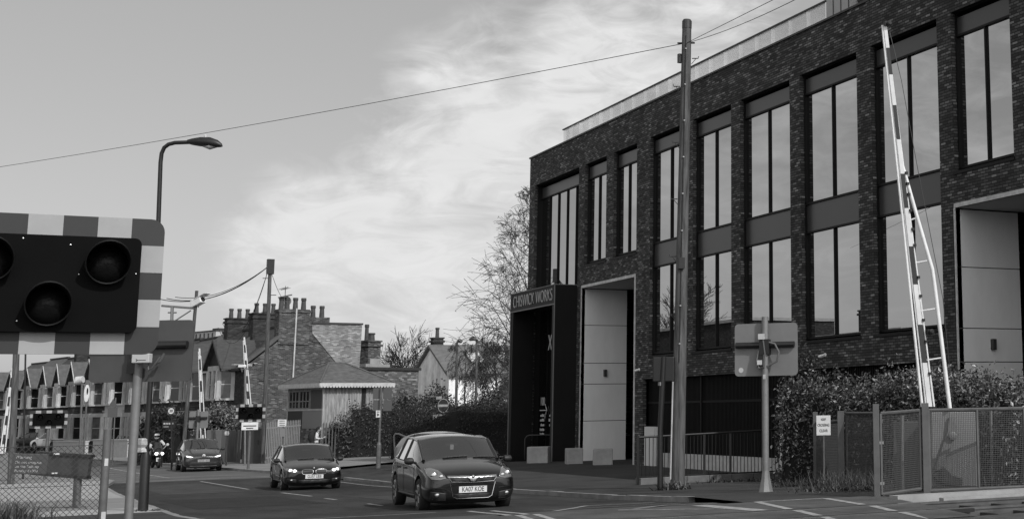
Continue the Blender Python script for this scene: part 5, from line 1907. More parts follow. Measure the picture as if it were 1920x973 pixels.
# dark clipped hedges on the corner
hedge('clipped_hedge', 'long dark clipped hedge right of the palisade fence', 'hedge', [zg(at(658, 850, 79.5)), zg(at(750, 850, 80.2)), zg(at(955, 850, 83))], 1.4, [2.75, 2.75, 2.9], 7000, .13, [leaf_d, leaf_m], [6, 1], seed=21, lump=.12)
hedge('rounded_hedge', 'very dark hedge with a sloping top behind the silver-lined saloon roof', 'hedge', [zg(at(742, 850, 72)), zg(at(790, 850, 72)), zg(at(850, 850, 72)), zg(at(960, 850, 73))], 1.8, [1.45, 1.75, 2.4, 2.35], 6000, .1, [leaf_d, mat('leaf_black', .012, .6)], [1, 4], seed=22, lump=.1)
b = MB()
q0 = zg(at(740, 850, 70.6))
g_ = onb(q0)
b.path([g_(741, 860), g_(739, 817), g_(741, 813), g_(748, 813), g_(760, 818), g_(790, 835)], .045, 8)
tag(b.build('handrail', galv, None, q0, smooth=True), 'pale curved handrail at the left end of the rounded dark hedge', 'handrail')
for (px, d, w_, h_, n, ls, ms, wt, sd, lab, lump) in (
        (415, 85, 3.0, 3.2, 4200, .17, [leaf_m, leaf_l, leaf_d], [5, 3, 2], 31, 'leafy rounded bush in front of the terrace bay windows', .5),
        (300, 84, 3.0, 3.2, 2600, .2, [mat('leaf_black', .012, .6), leaf_d], [4, 1], 32, 'black evergreen shrub behind the 20 speed sign', .5),
        (345, 86, 1.8, 3.0, 1800, .17, [leaf_d, leaf_m], [3, 1], 33, 'dark shrub beside the wooden camera pole', .6),
        (765, 86, 3.5, 3.4, 3600, .16, [leaf_d, leaf_m], [4, 2], 34, 'dark shrub directly right of the hut', .6),
        (812, 88, 3.2, 3.7, 4200, .16, [leaf_d, leaf_m, leaf_l], [5, 2, .3], 35, 'tall feathery evergreen shrub in front of the white house', .8),
        (915, 92, 4.0, 3.5, 3600, .18, [leaf_d, leaf_m], [5, 2], 36, 'broad dark shrub under the weeping tree', .6),
        (636, 79.2, 1.7, 1.9, 900, .15, [leaf_m, leaf_d], [3, 3], 37, 'straggly shrub growing against the weathered hut boards', .9),
        (684, 80.3, 1.2, 2.9, 650, .15, [leaf_m, leaf_l, leaf_d], [3, 1, 3], 38, 'thin upright shrub before the hut slot window', .9)):
    c = zg(at(px, 850, d))
    hedge('garden_shrub', lab, 'shrub', [c - RTH * w_ * .4, c, c + RTH * w_ * .4], w_ * .8, [h_ * .6, h_, h_ * .65], n, ls, ms, wt, seed=sd, lump=lump)

# trees
def grow(b, lv, p, d, L, r, lvl, maxl, opt):
    n = 4
    pts = [p]
    q = p.copy()
    dd = d.copy()
    for k in range(n):
        dd = (dd + rnd3() * opt['wob'] + Vector((0, 0, opt['lift'] if lvl < maxl - 1 else opt['droop']))).normalized()
        q = q + dd * L / n
        pts.append(q.copy())
    b.path(pts, [max(opt['rmin'], r * (1 - .7 * k / n)) for k in range(n + 1)], 6 if lvl < 2 else 3, cap=False)
    if lvl == maxl:
        for _ in range(opt['leaves']):
            leaf(lv, pts[random.randrange(1, n + 1)] + rnd3() * .05, opt['ls'] * random.uniform(.6, 1.3), random.choice((0, 0, 1)), .6, .35)
        return
    for k in range(opt['kids'][lvl]):
        t = random.uniform(.25, 1) * n
        i = min(n - 1, int(t))
        o = pts[i].lerp(pts[i + 1], t - i)
        ax_ = (pts[i + 1] - pts[i]).normalized()
        s_ = ax_.cross(rnd3()).normalized()
        nd = (ax_ * opt['along'] + s_ * random.uniform(.6, 1.1)).normalized()
        grow(b, lv, o, nd, L * random.uniform(.42, .68), r * .33, lvl + 1, maxl, opt)
def tree(name, label, px, d, H, r0, opt, seed, limbs, form, leaf_mats, lo=.12, base=None):
    random.seed(seed)
    b0 = base or zg(at(px, 850, d))
    t = thing(name, label, 'tree', b0)
    b, lv = MB(), MB()
    tr_ = [Vector((noise.noise((k * .4, seed, 0)) * .25, noise.noise((k * .4, 0, seed)) * .25, -.3 + (H + .3) * k / 10)) for k in range(11)]
    b.path(tr_, [max(.012, r0 * (1 - .93 * k / 10)) for k in range(11)], 10)
    for k in range(limbs):
        f = lo + (1 - lo) * (k + random.random()) / limbs
        i = min(9, int(f * 10))
        o = tr_[i].lerp(tr_[i + 1], f * 10 - i)
        a = k * 2.4 + random.uniform(-.5, .5)
        el = opt['el']
        d_ = Vector((math.cos(a) * math.cos(el), math.sin(a) * math.cos(el), math.sin(el)))
        grow(b, lv, o, d_, form(f) * random.uniform(.8, 1.15), r0 * .36 * (1 - f * .75), 1, opt['maxl'], opt)
    b.build('trunk', bark, t)
    if lv.v: lv.build('crown', leaf_mats, t)
    return t
tree('young_larch', 'tall airy tree with fine new leaves at the left corner of the brick office', 986, 86, 15.2, .17,
     dict(wob=.15, lift=.1, droop=-.06, rmin=.011, kids=[0, 9, 6], maxl=3, leaves=2, ls=.1, along=.9, el=R(40)), 5, 36, lambda f: 4.4 * (1 - f) ** .75 + .5, [leaf_m, leaf_d], .14)
tree('weeping_birch', 'weeping tree with hanging twigs left of the black portal', 925, 96, 6.6, .16,
     dict(wob=.2, lift=.05, droop=-.45, rmin=.012, kids=[0, 8, 7], maxl=3, leaves=3, ls=.13, along=.5, el=R(40)), 9, 24, lambda f: 3.2 * (1 - f * .6), [leaf_m, leaf_d], .35)
tree('weeping_birch', 'small weeping tree between the two slim lamp posts', 868, 100, 6.6, .1,
     dict(wob=.2, lift=.1, droop=-.5, rmin=.012, kids=[0, 6, 6], maxl=3, leaves=3, ls=.12, along=.5, el=R(35)), 10, 10, lambda f: 1.2, [leaf_d, leaf_m], .6)
tree('bare_tree', 'bare fan shaped tree behind the low brick building', 752, 122, 5.6, .2,
     dict(wob=.14, lift=.12, droop=.05, rmin=.016, kids=[0, 7, 6], maxl=3, leaves=0, ls=.1, along=1.1, el=R(50)), 12, 22, lambda f: 3.3 * (1 - f * .4), [leaf_m], .3)
bpy.data.objects['bare_tree'].location.z += 1.0

# the opposite street side that the office windows mirror
def mirror_house(x, y0, y1, zt, label, chim):
    t = thing('brick_house', label, 'house', (x, y0, 0))
    L = y1 - y0
    b = MB(); b.bx(-8, 0, 0, L, -1.6, zt); b.build('wall', front_brick, t)
    b = MB(); b.bx(-8.2, .2, -.15, L + .15, zt, zt + .25); b.build('parapet', stone_w, t)
    for k in range(int(L / 3)):
        for z in (0, 3.1):
            b = MB(); b.bx(.0, .08, 1 + 3 * k, 2.3 + 3 * k, z + .2, z + 2.1); w_ = b.build('window', stone_w, t)
            b = MB(); b.bx(.02, .1, 1.15 + 3 * k, 2.15 + 3 * k, z + .35, z + 1.95); b.build('pane', pane_dk, w_)
    if chim: stack(t, -2, L * chim, zt, zt + 1.9, 1, 1.6, [(-.2, .18, .8), (.2, .18, .6)], front_brick)
    return t
mirror_house(-12, 108, 134, 8.6, 'flat fronted brick house mirrored in the left office windows', 0)
mirror_house(-12, 84, 99, 6.5, 'low brick house with a chimney mirrored in the office windows right of the crossing board', .55)
for (x, y, H, sd) in ((-22, 140, 13.5, 41), (-24, 152, 12.5, 42), (-25, 88, 7.5, 43)):
    tree('bare_tree', ['taller bare tree mirrored in the left office windows', 'lower bare tree mirrored in the left office windows', 'low bare tree mirrored in the office window behind the barrier boom'][sd - 41], 0, 0, H, .22,
         dict(wob=.14, lift=.12, droop=.05, rmin=.02, kids=[0, 7, 6], maxl=3, leaves=0, ls=.2, along=1.1, el=R(50)), sd, 20, lambda f: 3.8 * (1 - f * .4), [leaf_m, leaf_d], .3, Vector((x, y, -1.1)))

# ------------------------------------------------------------------ people
def skin(name, pts, edges, m, parent=None, sub=2):
    """continuous limbed surface grown round a skeleton: pts (x, y, z, radius)"""
    me = bpy.data.meshes.new(name)
    me.from_pydata([p[:3] for p in pts], edges, [])
    o = bpy.data.objects.new(name, me)
    COL.objects.link(o)
    o.modifiers.new('skin', 'SKIN')
    sl_ = me.skin_vertices[0].data
    for v, p in zip(sl_, pts):
        r = p[3]
        v.radius = (r, r) if not isinstance(r, tuple) else r
    sl_[0].use_root = True
    sm = o.modifiers.new('sub', 'SUBSURF')
    sm.levels = sm.render_levels = sub
    dg = bpy.context.evaluated_depsgraph_get()
    m2 = bpy.data.meshes.new_from_object(o.evaluated_get(dg))
    bpy.data.objects.remove(o)
    m2.materials.clear()
    for k in (m if isinstance(m, list) else [m]): m2.materials.append(k)
    m2.polygons.foreach_set('use_smooth', [True] * len(m2.polygons))
    r = bpy.data.objects.new(name, m2)
    COL.objects.link(r)
    r.parent = parent
    return r
skin_m = mat('skin_tone', .32, .6)
cloth_w = mat('white_cloth', .6, .85)
cloth_k = mat('dark_cloth', .015, .85)
def person_walk(loc, rz_):
    """walking to local +X, looking at something held in front"""
    t = thing('person', 'person in a white top walking past the dark palisade fence, looking at a phone', 'person', loc, rz_)
    pts = [(0, 0, .92, .13), (.02, 0, 1.12, .125), (.04, 0, 1.32, .15), (.06, 0, 1.45, .075), (.09, 0, 1.52, .058),
           (.04, -.17, 1.40, .062), (.04, .17, 1.40, .062), (.02, -.23, 1.14, .045), (.0, .23, 1.14, .045), (.27, -.17, 1.12, .034), (.26, .15, 1.10, .034), (.36, -.12, 1.16, .03), (.34, .12, 1.14, .03),
           (.02, -.09, .84, .095), (-.02, .09, .84, .095), (.16, -.09, .48, .062), (-.06, .09, .48, .062), (.18, -.09, .1, .042), (-.28, .09, .16, .042), (.32, -.09, .04, .035), (-.2, .09, .04, .035)]
    ed = [(0, 1), (1, 2), (2, 3), (3, 4), (2, 5), (2, 6), (5, 7), (7, 9), (9, 11), (6, 8), (8, 10), (10, 12), (0, 13), (0, 14), (13, 15), (15, 17), (17, 19), (14, 16), (16, 18), (18, 20)]
    b = skin('body', pts, ed, [cloth_w, cloth_k, skin_m], t)
    for p in b.data.polygons:
        c = p.center
        p.material_index = 1 if c.z < .93 else (2 if (c.x > .2 and c.z > 1.0) or c.z > 1.47 else 0)
    h = MB()
    h.lathe([(0, -.13), (.06, -.11), (.085, -.04), (.09, .03), (.075, .09), (.04, .12), (0, .125)], 16, Matrix.Translation((.13, 0, 1.62)) @ Matrix.Rotation(R(20), 4, 'Y') @ Matrix.Scale(1.15, 4, (1, 0, 0)))
    h.box((.245, 0, 1.585), (.03, .025, .035))
    h.build('head', skin_m, t, smooth=True)
    h = MB()
    h.lathe([(.098, -.03), (.104, .03), (.09, .1), (.05, .135), (0, .14)], 16, Matrix.Translation((.105, 0, 1.63)) @ Matrix.Rotation(R(8), 4, 'Y'))
    h.path([(.05, 0, 1.68), (.02, 0, 1.6), (.02, 0, 1.5)], [.08, .085, .05], 10)
    h.build('hair', cloth_k, t, smooth=True)
    h = MB()
    for s_ in (-1, 1):
        x0, z0 = (.37, 1.17) if s_ < 0 else (.35, 1.15)
        y0 = -.11 if s_ < 0 else .11
        h.path([(x0, y0, z0), (x0 + .05, y0 * .8, z0 + .02), (x0 + .08, y0 * .6, z0 + .04)], [.03, .036, .03], 8)
        for f in range(4):
            h.path([(x0 + .07, y0 * (.8 - .12 * f), z0 + .05 - .018 * f), (x0 + .11, y0 * (.6 - .12 * f), z0 + .06 - .018 * f), (x0 + .12, y0 * (.3 - .1 * f), z0 + .06 - .018 * f)], [.01, .009, .007], 6)
        h.path([(x0 + .04, y0 * .6, z0 + .05), (x0 + .07, y0 * .35, z0 + .08)], [.011, .008], 6)
    h.build('hand', skin_m, t, smooth=True)
    return t
q = zg(at(592, 850, 77.5))
pr = person_walk(q, FACE + R(12))
bp_ = thing('backpack', 'black backpack worn by the person in the white top', 'backpack', q, FACE + R(12))
b = MB()
b.path([(-.2, 0, .98), (-.24, 0, 1.1), (-.25, 0, 1.28), (-.2, 0, 1.44), (-.14, 0, 1.5)], [.13, .18, .19, .16, .07], 12)
b.build('bag', cloth_k, bp_, smooth=True)
b = MB()
for s_ in (-1, 1): b.path([(-.14, s_ * .1, 1.45), (.03, s_ * .13, 1.475), (.17, s_ * .13, 1.35), (.1, s_ * .16, 1.1), (-.1, s_ * .14, 1.05)], .018, 6)
b.build('strap', cloth_k, bp_, smooth=True)
b = MB()
b.box((.485, .0, 1.2), (.012, .075, .15), rot=Matrix.Rotation(R(-30), 3, 'Y'))
tag(b.build('phone', black, None, q, (0, 0, FACE + R(12))), 'dark phone held up by the person with the backpack', 'phone')

# reflected pole, and the pale curved panel behind the railing
t, tt, bb = simple_pole('telegraph_pole', 'wooden pole on the opposite side, mirrored in the office window right of the crossing board', 'telegraph pole', 200, 900, 200, 600, 60, .15, .12, wood_pole)
t.location = (-9.5, 88, -1.05)
b = MB()
q0 = gnd(1476, 880, 42.5)
b.path([(0, 0, 0), (-.02, 0, .9), (.02, 0, 1.5), (.12, 0, 1.95), (.2, 0, 2.1)], [.2, .2, .18, .12, .05], 12)
tag(b.build('white_cover', white_p, None, q0, smooth=True), 'white rounded sheet covered object half hidden behind the climbing plant and railing', 'cover')
# ------------------------------------------------------------------ vehicles
paint_k = mat('car_paint_black', .004, .3, coat=1, spec=.2)
paint_w = mat('car_paint_white', .62, .3, coat=.8)
paint_s = mat('car_paint_silver', .3, .3, metal=.5, coat=.8)
car_glass = clear_glass('car_glass', .6, 2.6)
trim_k = mat('car_trim', .012, .55)
well = mat('wheel_well', .004, .9)
lamp_clear = mat('lamp_cover', .12, .08, spec=.8, coat=1)
lamp_on = mat('lit_headlamp', .9, .3, emit=2.2)
reflector = mat('lamp_reflector', .6, .15, metal=1)
plate_m = mat('number_plate', .62, .45)
rim_m = mat('alloy_rim', .22, .3, metal=.8)
HATCH = [  # y, z_bottom, w_sill, z_mid, w_mid, z_belt, w_belt, z_edge, w_edge, z_crown
    (-2.14, .30, .58, .46, .64, .60, .60, .66, .46, .68),
    (-2.08, .20, .74, .46, .80, .66, .75, .73, .54, .75),
    (-1.90, .17, .85, .48, .87, .76, .81, .82, .62, .845),
    (-1.50, .17, .87, .52, .885, .855, .84, .91, .66, .94),
    (-1.12, .17, .87, .55, .885, .92, .855, .965, .69, 1.0),
    (-.96, .17, .87, .55, .885, .945, .86, 1.0, .73, 1.03),
    (-.18, .17, .87, .56, .885, .965, .865, 1.40, .70, 1.465),
    (.32, .17, .87, .57, .885, .98, .865, 1.455, .69, 1.515),
    (.90, .17, .87, .58, .885, .995, .86, 1.45, .68, 1.505),
    (1.42, .17, .87, .58, .88, 1.02, .85, 1.40, .66, 1.455),
    (1.80, .19, .86, .58, .87, 1.03, .83, 1.32, .63, 1.375),
    (2.06, .24, .82, .58, .84, .98, .78, 1.05, .66, 1.08),
    (2.14, .34, .66, .60, .72, .86, .66, .92, .5, .94)]
def car(name, label, loc, rotz, spec, group=None):
    Lk, Wk, Hk = spec['L'] / 4.26, spec['W'] / 1.77, spec['H'] / 1.515
    paint = spec['paint']
    t = thing(name, label, 'car', loc, rotz, group)
    st = [list(s) for s in HATCH]
    for s in st:
        if 'cowl' in spec and -1.2 < s[0] < -.9: s[0] += spec['cowl']
        if 'hood' in spec and s[0] < -.9:
            for q in (5, 7, 9): s[q] *= spec['hood']
        s[0] *= Lk
        for q in (2, 4, 6, 8): s[q] *= Wk
        for q in (1, 3, 5, 7, 9): s[q] *= Hk
    def ring(s):
        y, zb, ws, zm, wm, zB, wB, zE, wE, zC = s
        h = [(0, zb), (ws * .84, zb), (ws, zb + .1), (wm, zm), (wB + .018, zB - .06), (wB, zB), (wE, zE), (wE * .55, zC), (0, zC + .012)]
        return [Vector((x, y, z)) for x, z in h]
    rings = [ring(s) for s in st]
    nh = len(rings[0])
    vs, fs, mi = [], [], []
    full = 2 * nh - 2
    for r in rings:
        vs += r + [Vector((-p.x, p.y, p.z)) for p in r[-2:0:-1]]
    cow, rf0, rfl, rre = 5, 6, 10, 11
    for i in range(len(rings) - 1):
        for k in range(full):
            a, c = i * full + k, i * full + (k + 1) % full
            fs.append((a, c, c + full, a + full))
            j = k if k < nh - 1 else full - 1 - k
            m_ = 0
            if i == cow and j in (6, 7): m_ = 1
            elif j == 5 and cow <= i < rfl - 1: m_ = 2
            elif i == rfl and j in (6, 7): m_ = 3
            mi.append(m_)
    for base_ in (0, (len(rings) - 1) * full):
        for k in range(nh - 2):
            l0, l1 = (full - k) % full, full - k - 1
            if k == 0: fs.append((base_, base_ + 1, base_ + full - 1))
            else: fs.append((base_ + k, base_ + k + 1, base_ + l1, base_ + l0))
            mi.append(0)
        fs.append((base_ + nh - 2, base_ + nh - 1, base_ + nh)); mi.append(0)
    me = bpy.data.meshes.new('body')
    me.from_pydata([tuple(v) for v in vs], [], fs)
    slots = [paint, car_glass, car_glass, car_glass, well]
    for m_ in slots: me.materials.append(m_)
    me.polygons.foreach_set('material_index', mi)
    bm = bmesh.new(); bm.from_mesh(me)
    bmesh.ops.recalc_face_normals(bm, faces=bm.faces)
    cl_ = bm.edges.layers.float.get('crease_edge') or bm.edges.layers.float.new('crease_edge')
    for e in bm.edges:
        mats_ = {f.material_index for f in e.link_faces}
        if len(mats_) > 1: e[cl_] = .55
    bm.to_mesh(me); bm.free()
    o = bpy.data.objects.new('body', me); COL.objects.link(o)
    sb = o.modifiers.new('sub', 'SUBSURF'); sb.levels = sb.render_levels = 3
    wr = spec.get('wheel', .315)
    yf, yr_ = -1.29 * Lk, 1.31 * Lk
    cut = MB()
    for yw in (yf, yr_):
        for s_ in (-1, 1):
            cut.tube((s_ * .60 * Wk, yw, wr + .015), (s_ * 1.1, yw, wr + .015), wr + .05, n=32, mi=4)
    co_ = cut.build('cutter', slots)
    co_.data.polygons.foreach_set('material_index', [4] * len(co_.data.polygons))
    bo = o.modifiers.new('bool', 'BOOLEAN'); bo.operation = 'DIFFERENCE'; bo.object = co_; bo.solver = 'EXACT'
    dg = bpy.context.evaluated_depsgraph_get()
    me2 = bpy.data.meshes.new_from_object(o.evaluated_get(dg))
    bpy.data.objects.remove(o); bpy.data.objects.remove(co_)
    bvh = BVHTree.FromPolygons([v.co.copy() for v in me2.vertices], [tuple(p.vertices) for p in me2.polygons])
    def piece(nm, test, m_):
        bm = bmesh.new(); bm.from_mesh(me2)
        bmesh.ops.delete(bm, geom=[f for f in bm.faces if not test(f)], context='FACES')
        q = bpy.data.meshes.new(nm); bm.to_mesh(q); bm.free()
        q.materials.clear(); q.materials.append(m_)
        q.polygons.foreach_set('material_index', [0] * len(q.polygons))
        q.polygons.foreach_set('use_smooth', [True] * len(q.polygons))
        q.set_sharp_from_angle(angle=R(45))
        x = bpy.data.objects.new(nm, q); COL.objects.link(x); x.parent = t
        return x
    body = piece('body', lambda f: f.material_index == 0, paint)
    piece('arch_liner', lambda f: f.material_index == 4, well)
    piece('windscreen', lambda f: f.material_index == 1, car_glass)
    piece('rear_window', lambda f: f.material_index == 3, car_glass)
    for s_ in (-1, 1): piece('side_window', lambda f: f.material_index == 2 and f.calc_center_median().x * s_ > 0, car_glass)
    def snap(p, off=0.0):
        h = bvh.find_nearest(Vector(p))
        return h[0] + h[1] * off
    # pillars and sills
    pil = MB()
    for s_ in (-1, 1):
        a, c = rings[cow][6], rings[rf0][6]
        pil.path([snap((s_ * (a.x + (c.x - a.x) * k / 8), a.y + (c.y - a.y) * k / 8, a.z + (c.z - a.z) * k / 8), .0) for k in range(9)], .034, 8)
        pil.path([snap((s_ * rings[i][6].x, rings[i][6].y, rings[i][6].z - .01)) for i in (6, 7, 8, 9)], .028, 8)
    pil.build('door_pillar', paint, t, smooth=True)
    pil = MB()
    for s_ in (-1, 1):
        for i, dy in ((7, -.02), (8, .2)):
            a, c = rings[i][5], rings[i][6]
            pil.path([snap((s_ * (a.x + (c.x - a.x) * k / 5), a.y + dy, a.z + (c.z - a.z) * k / 5)) for k in range(6)], .028, 6)
        pil.path([snap((s_ * rings[i][5].x, rings[i][5].y, rings[i][5].z)) for i in (5, 6, 7, 8, 9)], .013, 5)
        pil.path([snap((s_ * .86 * Wk, yf + .4 + .2 * k, .3)) for k in range(10)], .022, 5)
    pil.build('window_trim', trim_k, t, smooth=True)
    # panel joints round the doors
    dj = MB()
    for s_ in (-1, 1):
        for y in (yf + .46, .3 * Lk, 1.0 * Lk):
            dj.path([snap((s_ * 1.0, y + (.12 if y > .9 else 0) * (k / 6), .3 + k * .1), .0005) for k in range(7)], .006, 4)
        for y in (.1 * Lk, .85 * Lk):
            q = snap((s_ * 1, y, .84 * Hk))
            dj.box(q + Vector((s_ * .015, 0, 0)), (.03, .2, .03))
    dj.build('door_joint', trim_k, t)
    def decal(nm, poly, m_, off=.006, th=.01, side='F', cuts=3, par=None, cut=0):
        bm = bmesh.new()
        f = bm.faces.new([bm.verts.new((x, 0, z)) for x, z in poly])
        bmesh.ops.triangulate(bm, faces=[f])
        for _ in range(cuts):
            es = [e for e in bm.edges if e.calc_length() > .03]
            if not es: break
            bmesh.ops.subdivide_edges(bm, edges=es, cuts=1)
            bmesh.ops.triangulate(bm, faces=[f for f in bm.faces if len(f.verts) > 3])
        sg = -1 if side == 'F' else 1
        bad = []
        for v in bm.verts:
            h = bvh.ray_cast(Vector((v.co.x, sg * 5, v.co.z)), Vector((0, -sg, 0)))
            if h[0] is None or (h[0].y * sg < 1.0): bad.append(v)
            else: v.co.y = h[0].y + sg * off
        bmesh.ops.delete(bm, geom=bad, context='VERTS')
        bmesh.ops.recalc_face_normals(bm, faces=bm.faces)
        q = bpy.data.meshes.new(nm); bm.to_mesh(q); bm.free()
        q.materials.append(m_)
        q.polygons.foreach_set('use_smooth', [True] * len(q.polygons))
        x = bpy.data.objects.new(nm, q); COL.objects.link(x); x.parent = par or t
        so_ = x.modifiers.new('thick', 'SOLIDIFY'); so_.thickness = th; so_.offset = 0
        return x
    def fpt(x, z, off=.01, side='F'):
        sg = -1 if side == 'F' else 1
        h = bvh.ray_cast(Vector((x, sg * 5, z)), Vector((0, -sg, 0)))
        return Vector((x, (h[0].y if h[0] else sg * 2.0) + sg * off, z))
    mir = lambda poly: [(-x, z) for x, z in poly][::-1]
    sp = spec['style']
    def both(nm, poly, m_, **k): return decal(nm, poly, m_, **k), decal(nm, mir(poly), m_, **k)
    def disc(x, z, r, m_, nm, par=None, off=.012, dp=.02):
        p = fpt(x, z, off)
        b = MB(); b.lathe([(0, dp), (r * .7, dp * .8), (r, 0), (r * 1.08, -.015)], 16, Matrix.Translation(p) @ Matrix.Rotation(R(90), 4, 'X'))
        return b.build(nm, m_, par or t, smooth=True)
    def strip_(nm, pts, r, m_, par=None, off=.006):
        b = MB(); b.path([fpt(x, z, off) for x, z in pts], r, 6); return b.build(nm, m_, par or t, smooth=True)
    def plate(z, text, side='F', w_=.53, h_=.118, sharp=True):
        p = fpt(0, z, .02, side)
        b = MB(); b.box(p, (w_, .016, h_)); q = b.build('number_plate', plate_m, t)
        if text:
            words('plate_text', text, .125, black, q, p + Vector((0, -.0105, 0)), FACE_S, .0006, sx_=.74, off=.0012)
        return q
    if sp == 'astra':
        hl = both('headlight', [(.50, .655), (.52, .70), (.60, .80), (.70, .845), (.80, .83), (.815, .72), (.76, .64), (.62, .625)], lamp_clear, off=.004)
        for s_, h_ in ((1, hl[0]), (-1, hl[1])):
            disc(s_ * .585, .69, .05, reflector, 'lamp_bowl', h_, .004); disc(s_ * .70, .715, .066, reflector, 'lamp_bowl', h_, .004)
        decal('grille', [(-.46, .69), (.46, .69), (.42, .585), (-.42, .585)], trim_k, off=.006)
        decal('chrome_bar', [(-.485, .705), (-.08, .70), (.0, .672), (.08, .70), (.485, .705), (.475, .665), (.1, .655), (.035, .585), (.0, .57), (-.035, .585), (-.1, .655), (-.475, .665)], chrome, off=.02)
        strip_('chrome_strip', [(-.45, .66), (-.40, .588), (-.05, .572), (.05, .572), (.40, .588), (.45, .66)], .008, chrome, off=.016)
        strip_('chrome_strip', [(-.43, .57), (-.37, .31), (-.3, .275), (.3, .275), (.37, .31), (.43, .57)], .009, chrome, off=.008)
        disc(0, .675, .034, chrome, 'badge', off=.03)
        decal('lower_intake', [(-.36, .36), (.36, .36), (.32, .285), (-.32, .285)], trim_k, off=.004)
        for s_ in (-1, 1):
            decal('fog_recess', [(s_ * .5, .38), (s_ * .78, .42), (s_ * .78, .27), (s_ * .5, .26)][::s_], trim_k, off=.003)
            disc(s_ * .66, .35, .045, reflector, 'fog_lamp')
            strip_('chrome_strip', [(s_ * .5, .255), (s_ * .62, .26), (s_ * .74, .275)], .008, chrome)
            strip_('bumper_crease', [(s_ * .5, .45), (s_ * .68, .47), (s_ * .78, .5)], .008, paint)
        plate(.44, 'KA07 KOE')
    elif sp == 'bmw':
        hl = both('headlight', [(.46, .60), (.50, .665), (.66, .70), (.80, .72), (.81, .66), (.74, .605), (.60, .58)], lamp_clear, off=.004)
        for s_, h_ in ((1, hl[0]), (-1, hl[1])):
            disc(s_ * .575, .632, .048, lamp_on, 'lit_lamp', h_, .014); disc(s_ * .69, .65, .048, lamp_on, 'lit_lamp', h_, .014)
        for s_ in (-1, 1):
            kp = [(s_ * (.20 + .165 * math.copysign(abs(math.cos(a)) ** .6, math.cos(a))), .60 + .075 * math.copysign(abs(math.sin(a)) ** .6, math.sin(a))) for a in [2 * math.pi * k / 24 for k in range(24)]]
            decal('kidney_grille', kp, trim_k, off=.008)
            strip_('grille_surround', kp + [kp[0]], .012, chrome, off=.012)
            decal('fog_recess', [(s_ * .52, .38), (s_ * .8, .42), (s_ * .8, .3), (s_ * .52, .28)][::s_], trim_k, off=.003)
            disc(s_ * .66, .36, .04, reflector, 'fog_lamp')
        decal('lower_intake', [(-.46, .36), (.46, .36), (.42, .25), (-.42, .25)], trim_k, off=.004)
        disc(0, .71, .036, chrome, 'badge', off=.012)
        plate(.455, 'GU57 UEB')
    elif sp == 'id':
        hl = both('headlight', [(.44, .70), (.55, .755), (.72, .80), (.83, .82), (.83, .75), (.72, .695), (.55, .675)], lamp_clear, off=.004)
        for s_, h_ in ((1, hl[0]), (-1, hl[1])):
            decal('lit_lamp', [(s_ * .47, .70), (s_ * .60, .74), (s_ * .76, .775), (s_ * .76, .725), (s_ * .6, .69)][::s_], lamp_on, off=.016, par=h_)
        d_ = disc(0, .76, .07, white_p, 'badge', off=.012)
        b = MB()
        p = fpt(0, .76, .045)
        for a, c in (((-.045, .035), (-.018, -.04)), ((-.018, -.04), (0, .0)), ((0, 0), (.018, -.04)), ((.018, -.04), (.045, .035)), ((-.02, .045), (0, .01)), ((0, .01), (.02, .045))):
            b.tube(p + Vector((a[0], 0, a[1])), p + Vector((c[0], 0, c[1])), .006, n=4)
        b.build('badge_mark', mat('badge_grey', .12, .5), d_)
        decal('lower_intake', [(-.62, .46), (.62, .46), (.7, .34), (-.7, .34)], trim_k, off=.004)
        strip_('chrome_strip', [(-.6, .285), (0, .265), (.6, .285)], .012, galv)
        b = plate(.53, '')
        b.data.materials.clear(); b.data.materials.append(mat('dull_plate', .3, .6))
        bpq = fpt(0, .53, .03)
        b2 = MB()
        for k in range(7):
            if k == 4: continue
            b2.box(bpq + Vector((-.2 + .065 * k, 0, 0)), (.035, .004, .07))
        b2.build('plate_text', mat('dull_plate_text', .15, .6), b)
    else:
        both('tail_light', [(.62, .78), (.66, .98), (.76, .98), (.80, .8)], mat('tail_lens', .06, .2), side='R')
        plate(.62, '', 'R')
        decal('rear_bumper_insert', [(-.55, .42), (.55, .42), (.5, .3), (-.5, .3)], trim_k, side='R')
        both('headlight', [(.46, .60), (.50, .665), (.66, .70), (.80, .72), (.81, .66), (.74, .605), (.60, .58)], lamp_clear)
    # mirrors
    for s_ in (-1, 1):
        q = snap((s_ * .86 * Wk, -.78 * Lk, .98 * Hk))
        b = MB()
        c = q + Vector((s_ * .13, -.02, .035))
        b.path([c - Vector((s_ * .085, 0, 0)), c - Vector((s_ * .06, 0, 0)), c, c + Vector((s_ * .06, .02, 0)), c + Vector((s_ * .085, .03, 0))], [.04, .075, .085, .07, .03], 12)
        for v in range(len(b.v)):
            x, y, z = b.v[v]
            b.v[v] = (x, c.y + (y - c.y) * .9, c.z + (z - c.z) * .85)
        b.tube(q - Vector((s_ * .05, 0, 0.02)), c, .025, n=6)
        b.build('door_mirror', trim_k if sp != 'other' else paint, t, smooth=True)
    # wipers, mirror, seats, wheel
    b = MB()
    for s_ in (-.35, .25):
        b.path([snap((s_ + .07 * k, rings[cow][8].y + .03 + .0 * k, rings[cow][8].z + .01 * k), .012) for k in range(8)], .008, 5)
    b.build('wiper', trim_k, t)
    zs = .32 * Hk
    seat_c = mat('seat_cloth', .07, .9)
    for s_ in (-1, 1):
        b = MB()
        b.path([(s_ * .36, .35, zs + .05), (s_ * .36, .45, zs + .4), (s_ * .36, .55, zs + .66)], [.2, .22, .19], 10)
        b.path([(s_ * .36, .54, zs + .68), (s_ * .36, .56, zs + .78), (s_ * .36, .57, zs + .87)], [.06, .12, .07], 10)
        b.box((s_ * .36, .1, zs + .08), (.46, .55, .2))
        b.build('seat', seat_c, t, smooth=True)
    b = MB()
    b.box((0, 1.1, zs + .42), (1.15, .16, .5))
    b.build('rear_seat', seat_c, t)
